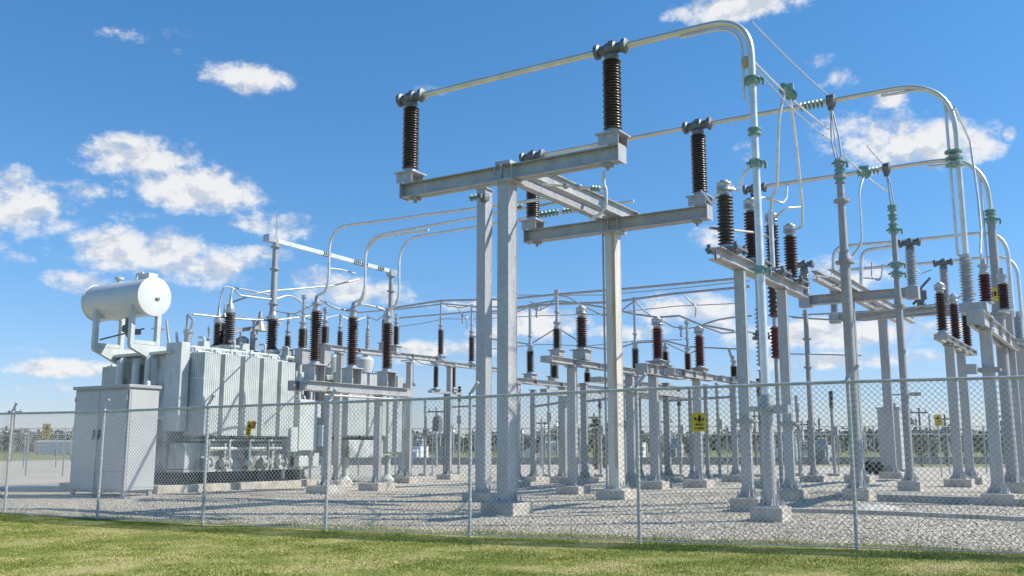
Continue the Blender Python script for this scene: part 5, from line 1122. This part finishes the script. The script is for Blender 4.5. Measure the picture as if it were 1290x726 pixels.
for u, v, top, lb, hd in ((578, 597, 505, 'slim post right beside the slender T post', 'dark'), (692, 598, 500, 'slim post left of the tall stand columns', 'greyp'), (757, 598, 515, 'slim post left of the second frame column', 'dark'), (788, 599, 508, 'slim post just right of the second frame column', 'greyp'), (858, 598, 512, 'slim post between the two oxblood transformer stands', 'dark'), (907, 598, 505, 'slim post left of the far thin stand', 'greyp'), (960, 598, 500, 'slim post seen between the instrument transformer columns', 'dark'), (1008, 597, 520, 'slim post right of the instrument transformer columns', 'greyp'), (1052, 597, 515, 'slim post left of the middle riser pole', 'dark'), (535, 597, 520, 'slim post between the lone insulator post and the slender T post', 'greyp')):
    x, y = GH(u, v, .1); g = H(x, y); zt_ = PX(u, top, x).z; t = thing('slim_post', lb, 'post', (x, y, g), GS)
    MB().box(x-.25, x+.25, y-.25, y+.25, g-.1, g+.12).build('footing', 'conc', t, bevel=.02)
    MB().tube([(x, y, g+.12), (x, y, zt_)], .07, 8).build('shaft', 'galv_dull', t, smooth=True)
    MB().lathe((x, y, zt_), shed_profile(.12, .75, 9), 10).build('insulator', hd, t, smooth=True)
    b = MB(); b.cbox((x+.12, y-.1, zt_-1.0), .26, .22, .4); b.build('junction_box', random.choice(['cab', 'far_grey', 'clamp']), t, bevel=.01)
# pale heap of fine stone
hx, hy = GH(1098, 641, 0); b = MB(); vs = []; fs = []; n1, n2 = 9, 22
for i in range(n1+1):
    for k in range(n2):
        a = 2*pi*k/n2; rr = (i/n1)*(.62+.14*sin(3*a+1)+.08*sin(7*a)); X_, Y_ = hx+rr*.9*cos(a), hy+rr*cos(.3)*sin(a)
        vs.append((X_, Y_, H(X_, Y_)-.02+.1*(1-(i/n1)**1.6)*(1+.25*random.random())+(.02*random.random() if i < n1 else 0)))
for i in range(n1):
    for k in range(n2): fs.append((i*n2+k, i*n2+(k+1) % n2, (i+1)*n2+(k+1) % n2, (i+1)*n2+k))
b.add(vs, fs); alone(b, 'stone_heap', mat('pale_stone_dust', (.44, .42, .38), (.56, .54, .50), rough=.95, scale=9, bump=.8, bscale=25), 'small pale heap of fine stone behind the rightmost near fence post', 'gravel heap', smooth=True)

# ================================================================== SIGNS
def sign(label, u, v, w, h, P, n, tilt=0., parent_note=None, tag_on=False):
    """warning plate at P facing direction n"""
    n = Vector(n).normalized(); r = Vector((0,0,1)).cross(n).normalized(); up = Vector((0,0,1))
    r, up = r*cos(tilt)+up*sin(tilt), up*cos(tilt)-r*sin(tilt)
    t = thing('warning_sign', label, 'sign', P)
    def quad(a0, a1, b0, b1, d, e):
        q = MB(); vs = [P+r*a+up*b+n*k for k in (d, e) for a, b in ((a0,b0),(a1,b0),(a1,b1),(a0,b1))]
        return q.add(vs, [(0,1,2,3),(7,6,5,4),(0,4,5,1),(1,5,6,2),(2,6,7,3),(3,7,4,0)])
    quad(-w/2, w/2, -h/2, h/2, 0, .006).build('plate', 'yellow', t)
    def poly(pts, d=.0065):
        m = len(pts); vs = [P+r*(a*w)+up*(b*h)+n*k for k in (d, d+.003) for a, b in pts]
        return MB().add(vs, [tuple(range(m)), tuple(range(m, 2*m))[::-1]]+[(i, (i+1) % m, m+(i+1) % m, m+i) for i in range(m)])
    g = MB()
    for pts in ([(-.10,.10),(.02,.40),(.10,.40),(.20,.20),(.12,.02),(.02,.0)], [(-.34,.16),(-.18,.08),(-.12,.14),(-.16,.22),(-.3,.26)], [(.22,.12),(.36,.24),(.40,.18),(.28,.02)], [(-.30,-.18),(-.16,-.02),(-.06,-.18)], [(-.08,-.18),(.04,.0),(.14,-.18)], [(.12,-.18),(.24,-.04),(.32,-.18)]):
        q = poly(pts); g.add(q.v, q.f)
    g.build('pictogram', 'ink', t)
    g = MB()
    for a0, a1 in ((-.32,-.25),(-.17,-.12),(-.06,.04),(.07,.14),(.17,.26),(.28,.33)):
        q = poly([(a0,-.38),(a1,-.38),(a1,-.28),(a0,-.28)]); g.add(q.v, q.f)
    g.build('lettering', 'ink', t)
    return t, r, up, n
def on_fence(u, v):
    lo = Vector(fpx[0]); best = None
    for a, b in zip(fpx, fpx[1:]):
        a, b = Vector((a[0], a[1])), Vector((b[0], b[1])); r = ray(u, v); R = Vector((r[0], r[1]))
        d = b-a; den = R.x*d.y-R.y*d.x
        if abs(den) < 1e-6: continue
        tt = (a.x*d.y-a.y*d.x)/den; k = (a.x*R.y-a.y*R.x)/den
        if 0 <= k <= 1 and tt > 0: best = Vector((r[0]*tt, r[1]*tt, EYE+r[2]*tt))
    return best
P = on_fence(881, 532)-FN*.03; sign('square yellow warning sign hung on the fence left of the instrument transformer stand', 0, 0, .215, .285, P, -FN)
P = on_fence(315, 540)-FN*.03
t, r, up, n = sign('small tilted yellow tag sign with orange corner on the fence before the transformer', 0, 0, .12, .28, P, -FN, tilt=-.18)
b = MB(); Q = P+r*.09+up*.08; vs = [Q+r*a+up*c+n*k for k in (-.004, .002) for a, c in ((-.04,-.08),(.05,-.06),(.06,.07),(-.04,.08))]
b.add(vs, [(0,1,2,3),(7,6,5,4),(0,4,5,1),(1,5,6,2),(2,6,7,3),(3,7,4,0)]); b.build('orange_flap', 'orange', t)
v2 = Vector((*cam_xy(0, 1), 0)); P = Vector((*cam_xy((57-645)/1221*49.8, 49.8), 0)); P.z = EYE+(562.5-543)*49.8/1221
sign('small yellow warning sign on the rear fence left of the control cabinet', 0, 0, .42, .72, P, -v2)
P = Vector((*cam_xy((1184-645)/1221*41, 41), 0)); P.z = EYE+(562.5-530)*41/1221
t, r, up, n = sign('yellow warning plate on a short post left of the brown trio stand', 0, 0, .34, .48, P, -v2, tilt=.12)
b = MB(); b.tube([(P.x-v2.x*-.03, P.y+v2.y*.03, H(P.x, P.y)), (P.x+v2.x*.03, P.y+v2.y*.03, P.z+.2)], .03, 8); b.build('post', 'fence', t)

# ================================================================== BACKGROUND
# twin grey cabinets behind the second frame
for lat, dep, w, h, lb in ((19.3, 50.5-4, 1.0, 3.1, 'grey upright switch cabinet with a dark bushing behind the second frame'), (20.3, 48.0, .7, 2.8, 'narrower pale switch cabinet beside the grey one behind the second frame')):
    x, y = cam_xy(lat*.945, dep); g = H(x, y); t = thing('switch_cabinet', lb, 'cabinet', (x, y, g))
    b = MB(); b.box(x-w/2, x+w/2, y-w/2, y+w/2, g+.25, g+h); b.build('body', 'cab' if w > .8 else 'far_grey', t, bevel=.02)
    b = MB(); b.box(x-w/2-.05, x+w/2+.05, y-w/2-.05, y+w/2+.05, g+h+.002, g+h+.08); b.build('roof', 'cabtrim', t)
    b = MB(); b.box(x-w/2, x+w/2, y-w/2, y+w/2, g-.1, g+.248); b.build('base', 'under', t)
    b = MB(); b.lathe((x-.1, y, g+h+.08), shed_profile(.15 if w > .8 else .09, .62, 6), 10); b.build('bushing', 'dark' if w > .8 else 'far_grey', t, smooth=True)
x, y = cam_xy(16.3, 44.5); b = MB()
for i in range(9):
    a = random.uniform(-.6, .6); c = random.uniform(-.5, .5); b.ball((x+a, y+c, H(x, y)+.15+random.random()*.35), random.uniform(.12, .28), 8, 5)
b.tube([(x, y, H(x, y)), (x+.3, y, H(x, y)+.6)], .06, 6)
alone(b, 'valve_manifold', 'black', 'black pipework cluster at the foot of the switch cabinets', 'valves')
# low buildings and sheds far beyond
def shed(label, lat, dep, w, d, h, m, roof=.7, win=4):
    x, y = cam_xy(lat, dep); t = thing('shed', label, 'building', (x, y, 0)); rot = math.atan2(SN, CS)
    def W_(a, b_, z): return (x+a*CS-b_*SN, y+a*SN+b_*CS, z)
    def bx(a0, a1, b0, b1, z0, z1, nm, mm):
        vs = [W_(a, b_, z) for z in (z0, z1) for a, b_ in ((a0,b0),(a1,b0),(a1,b1),(a0,b1))]
        return MB().add(vs, [(0,3,2,1),(4,5,6,7),(0,1,5,4),(1,2,6,5),(2,3,7,6),(3,0,4,7)]).build(nm, mm, t)
    bx(-w/2, w/2, -d/2, d/2, -.3, h, 'wall', m)
    vs = [W_(a, b_, z) for a, b_, z in ((-w/2-.4,-d/2-.4,h),(w/2+.4,-d/2-.4,h),(w/2+.4,d/2+.4,h),(-w/2-.4,d/2+.4,h),(-w/2-.4,0,h+roof),(w/2+.4,0,h+roof))]
    MB().add(vs, [(0,1,5,4),(2,3,4,5),(1,2,5),(3,0,4),(0,3,2,1)]).build('roof', 'shingle', t)
    for i in range(win):
        a = -w/2+w*(i+.5)/win; bx(a-w*.09, a+w*.09, -d/2-.05, -d/2-.004, h*.35, h*.72, 'window', 'far_grey')
shed('long white shed far away at the left edge behind the rear fence', -84, 190, 16, 6, 2.3, 'far_white', .4, 0)
shed('small distant white hut seen left of the middle riser', 50, 165, 5, 4, 2.2, 'far_white', .4, 2)
shed('small distant white hut seen between the front frame columns', 9, 175, 5, 4, 2.1, 'far_white', .4, 2)
# far equipment boxes on pads
def far_box(label, lat, dep, w, h, m):
    x, y = cam_xy(lat, dep); t = thing('pad_transformer', label, 'transformer', (x, y, 0))
    b = MB(); b.box(x-w/2, x+w/2, y-w/2, y+w/2, .2, h); b.build('tank', m, t, bevel=.05)
    b = MB(); b.box(x-w*.6, x+w*.6, y-w*.6, y+w*.6, -.2, .2); b.build('pad', 'concd', t)
    b = MB()
    for i in range(5): b.box(x-w/2+.1+i*w*.18, x-w/2+.1+i*w*.18+.06, y-w/2-.3, y-w/2-.003, .5, h*.8)
    b.build('cooling_fin', m, t)
    for k in (-.25, .0, .25):
        b = MB(); b.lathe((x+k*w, y, h), [(.1,0),(.16,.1),(.1,.2),(.16,.3),(.1,.4),(.16,.5),(.05,.7)], 8); b.build('bushing', 'far_grey', t, smooth=True)
for lb, lat, dep, w, h, m in (('white distant transformer box seen left of the middle riser', 24.2, 84, 1.3, 1.7, 'far_white'), ('grey distant transformer box behind the slim pole', 26.9, 84, 1.2, 1.6, 'far_grey'), ('pale distant transformer box right of the second frame column', 10.6, 86, 1.2, 1.6, 'far_white'), ('grey distant transformer box left of the yellow fence sign', 14.8, 88, 1.2, 1.7, 'far_grey'), ('pale distant transformer box right of the low stand columns', -8.4, 88, 1.2, 1.5, 'far_white'), ('distant white transformer box behind the left rear fence', -37.5, 88, 1.3, 1.5, 'far_white')):
    far_box(lb, lat, dep, w, h, m)
# poles
GP = 'thin poles beyond the rear fence'
pol = [(-49, 95, 5.2, 'leaning grey pole far left beyond the small yellow sign'), (-43, 78, 4.2, 'short timber pole far left behind the rear fence'), (-5.6, 72, 4.4, 'timber pole far off right of the slender T post'), (2.2, 74, 3.6, 'short grey pole far off between the front column and low wide stand'), (6.4, 76, 4.1, 'thin pole far off behind the tall middle stand'), (12.3, 78, 3.8, 'thin pole far off between the two oxblood transformers'), (19.1, 76, 4.2, 'thin pole far off right of the instrument transformer stand'), (24.2, 79, 3.6, 'short pole far off left of the middle riser pole'), (31.2, 74, 4.4, 'thin pole far off right of the far riser pole'), (34.5, 77, 4.0, 'thin pole far off just left of the brown trio columns'), (38.7, 76, 4.2, 'thin pole far off near the right edge')]
for lat, dep, h, lb in pol:
    x, y = cam_xy(lat, dep); t = thing('utility_pole', lb, 'pole', (x, y, H(x, y)), GP)
    b = MB(); b.tube([(x, y, -.2), (x+random.uniform(-.1,.1), y, h)], .11, 8, .07); b.build('pole', random.choice(['wood', 'galv_dull']), t, smooth=True)
    b = MB(); b.bar(cam_xy(lat-.7, dep)+(h-.35,), cam_xy(lat+.7, dep)+(h-.35,), .09, .11); b.build('crossarm', 'wood', t)
    for k in (-.55, .55):
        q = cam_xy(lat+k, dep); b = MB(); b.lathe((q[0], q[1], h-.29), [(.03,0),(.08,.05),(.05,.1),(.08,.15),(.03,.22)], 8); b.build('insulator', 'far_grey', t, smooth=True)
# distant switchyard steelwork
GD = 'distant switchyard frames beyond the rear fence'
for lat, dep, w, h, lb in ((-33, 104, 5, 4.6, 'distant steel frame far left of the control cabinet'), (-46, 112, 6, 4.4, 'distant steel frame at the far left edge'), (-9, 108, 5, 4.2, 'distant steel frame right of the low stand'), (3.2, 112, 4, 3.9, 'distant steel frame behind the low wide stand'), (13.5, 110, 5, 4.2, 'distant steel frame between the oxblood transformers'), (27.5, 106, 5, 4.3, 'distant steel frame left of the slim pole'), (35, 112, 6, 4.5, 'distant steel frame behind the middle riser'), (45.5, 108, 5, 4.6, 'distant steel frame right of the far riser'), (53, 104, 4, 4.2, 'distant steel frame behind the brown trio columns')):
    x, y = cam_xy(lat, dep); t = thing('distant_frame', lb, 'steel frame', (x, y, 0), GD)
    for k in (-.5, -.17, .17, .5):
        q = cam_xy(lat+k*w, dep+random.uniform(-2, 2)); hh_ = h*random.uniform(.7, 1.0)
        b = MB(); b.bar((q[0], q[1], -.2), (q[0], q[1], hh_), .16, .16); b.build('column', 'galv_dull', t)
        b = MB(); b.lathe((q[0], q[1], hh_), [(.07,0),(.14,.1),(.08,.2),(.14,.3),(.08,.4),(.14,.5),(.05,.8)], 8); b.build('insulator', random.choice(['dark', 'greyp']), t)
    b = MB(); b.bar(cam_xy(lat-w*.55, dep)+(h*.68,), cam_xy(lat+w*.55, dep)+(h*.68,), .14, .2); b.build('beam', 'galv_dull', t)
    b = MB(); q = cam_xy(lat+random.uniform(-.3, .3)*w, dep-3); b.box(q[0]-.5, q[0]+.5, q[1]-.4, q[1]+.4, .2, random.uniform(1.2, 2.0)); b.build('equipment_box', random.choice(['far_grey', 'far_white']), t)
# palms and shrubs
def leafy(mb, c, rx, rz, n, s):
    for i in range(n):
        a, e = random.uniform(0, 2*pi), random.uniform(-1, 1); k = random.random()**.5
        p = Vector((c[0]+rx*k*cos(a)*sqrt(1-e*e), c[1]+rx*k*sin(a)*sqrt(1-e*e), c[2]+rz*k*e))
        d = Vector((random.gauss(0,1), random.gauss(0,1), random.gauss(0,1))).normalized()*s; e2 = d.orthogonal().normalized()*s*.5
        mb.add([p-d, p+e2, p+d, p-e2], [(0,1,2,3)])
for lat, dep, h, lb in ((5.55, 64, 3.0, 'small cabbage palm beyond the rear fence beside the second frame column'), (6.4, 67, 2.5, 'shorter cabbage palm just right of the taller one'), (29.6, 72, 3.3, 'bushy dark palm behind the rear fence near the far riser pole')):
    x, y = cam_xy(lat, dep); t = thing('palm_tree', lb, 'palm', (x, y, H(x, y)), 'small palms beyond the rear fence')
    b = MB(); b.tube([(x, y, -.2), (x+.08, y, h*.5), (x, y, h)], .16, 8, .11); b.build('trunk', 'bark', t, smooth=True)
    b = MB()
    for i in range(26):
        a = random.uniform(0, 2*pi); el = random.uniform(-.5, 1.2); L_ = random.uniform(.4, .7); w = .07
        d = Vector((cos(a)*cos(el), sin(a)*cos(el), sin(el))); s_ = Vector((-sin(a), cos(a), 0))
        p0 = Vector((x, y, h)); p1 = p0+d*L_*.6; p2 = p0+d*L_+Vector((0,0,-.25*L_))
        for o in (-1, 0, 1):
            b.add([p0, p1+s_*(w+o*.16), p2+s_*(o*.3), p1+s_*(-w+o*.16)], [(0,1,2,3)])
    b.build('crown', 'palm', t)
for lat, dep, r, h, lb in ((11.2, 96, 2.4, 2.2, 'round dark shrub beyond the wall right of the second frame column'), (18.4, 100, 2.8, 2.6, 'broad dark shrub beyond the wall by the instrument transformer columns'), (31.8, 98, 3.0, 2.9, 'dark bushy shrub beyond the wall behind the far riser'), (41.2, 95, 3.2, 3.3, 'tall dark shrub beyond the wall behind the brown trio columns'), (47.0, 96, 3.0, 3.0, 'dark shrub beyond the wall at the right edge'), (-10.4, 100, 2.6, 2.2, 'low shrub beyond the wall right of the low arrester stand')):
    x, y = cam_xy(lat, dep); t = thing('shrub', lb, 'shrub', (x, y, 0), 'shrubs beyond the low wall')
    b = MB()
    for k in range(4): b.tube([(x, y, -.1), (x+random.uniform(-r,r)*.4, y+random.uniform(-r,r)*.4, h*.6)], .06, 6, .03)
    b.build('stem', 'bark', t)
    b = MB()
    for k in range(6): leafy(b, (x+random.uniform(-r,r)*.55, y+random.uniform(-r,r)*.55, h*random.uniform(.35,.75)), r*.5, h*.3, 160, .13)
    b.build('foliage', 'leaf', t)
# far treeline
b_v = []; n = 52000
lat = RNG.uniform(-330, 330, n); dep = RNG.uniform(235, 300, n)
prof = 4.9+1.0*np.sin(lat*.11)*np.sin(lat*.031+1)+1.1*np.sin(lat*.43+2)*np.sin(lat*.17)+.8*np.sin(lat*1.13)
z = RNG.uniform(0, 1, n)**.8*np.maximum(1.2, prof)
dd = RNG.normal(0, 1, (n, 3)); dd /= np.linalg.norm(dd, axis=1)[:, None]; ee = np.cross(dd, RNG.normal(0, 1, (n, 3))); ee /= np.linalg.norm(ee, axis=1)[:, None]
s = RNG.uniform(.35, .85, n)[:, None]
c = np.stack([lat*CS-dep*SN, lat*SN+dep*CS, z], 1)
v = np.stack([c-dd*s, c+ee*s*.6, c+dd*s, c-dd*s, c+dd*s, c-ee*s*.6], 1).reshape(-1, 3)
tag(tri_mesh('far_woodland', v, 2*n, np.arange(6*n), 'leaf'), 'low dark treeline along the horizon beyond the field', 'trees', kind='stuff')
m_ = 900; lt = RNG.uniform(-190, 190, m_); dp = RNG.uniform(150, 228, m_); hh = RNG.gamma(3.0, .9, m_).clip(.8, 6.0); ww = RNG.uniform(.05, .15, m_); ln = RNG.normal(0, .18, m_)
px, py = lt*CS-dp*SN, lt*SN+dp*CS; Z0 = np.zeros(m_)-.1
ring = [(1, 0), (-.5, .87), (-.5, -.87)]
lo_ = [np.stack([px+a*ww, py+b_*ww, Z0], 1) for a, b_ in ring]; hi_ = [np.stack([px+ln+a*ww*.5, py+ln*.4+b_*ww*.5, hh], 1) for a, b_ in ring]
v = np.stack(lo_+hi_, 1).reshape(-1, 3); f = np.array([(0,1,4),(0,4,3),(1,2,5),(1,5,4),(2,0,3),(2,3,5),(3,4,5)])
tag(tri_mesh('bare_saplings', v, 7*m_, (f[None]+(np.arange(m_)*6)[:, None, None]).reshape(-1, 3), 'trunk'), 'pale bare sapling stems standing before the treeline', 'saplings', kind='stuff')
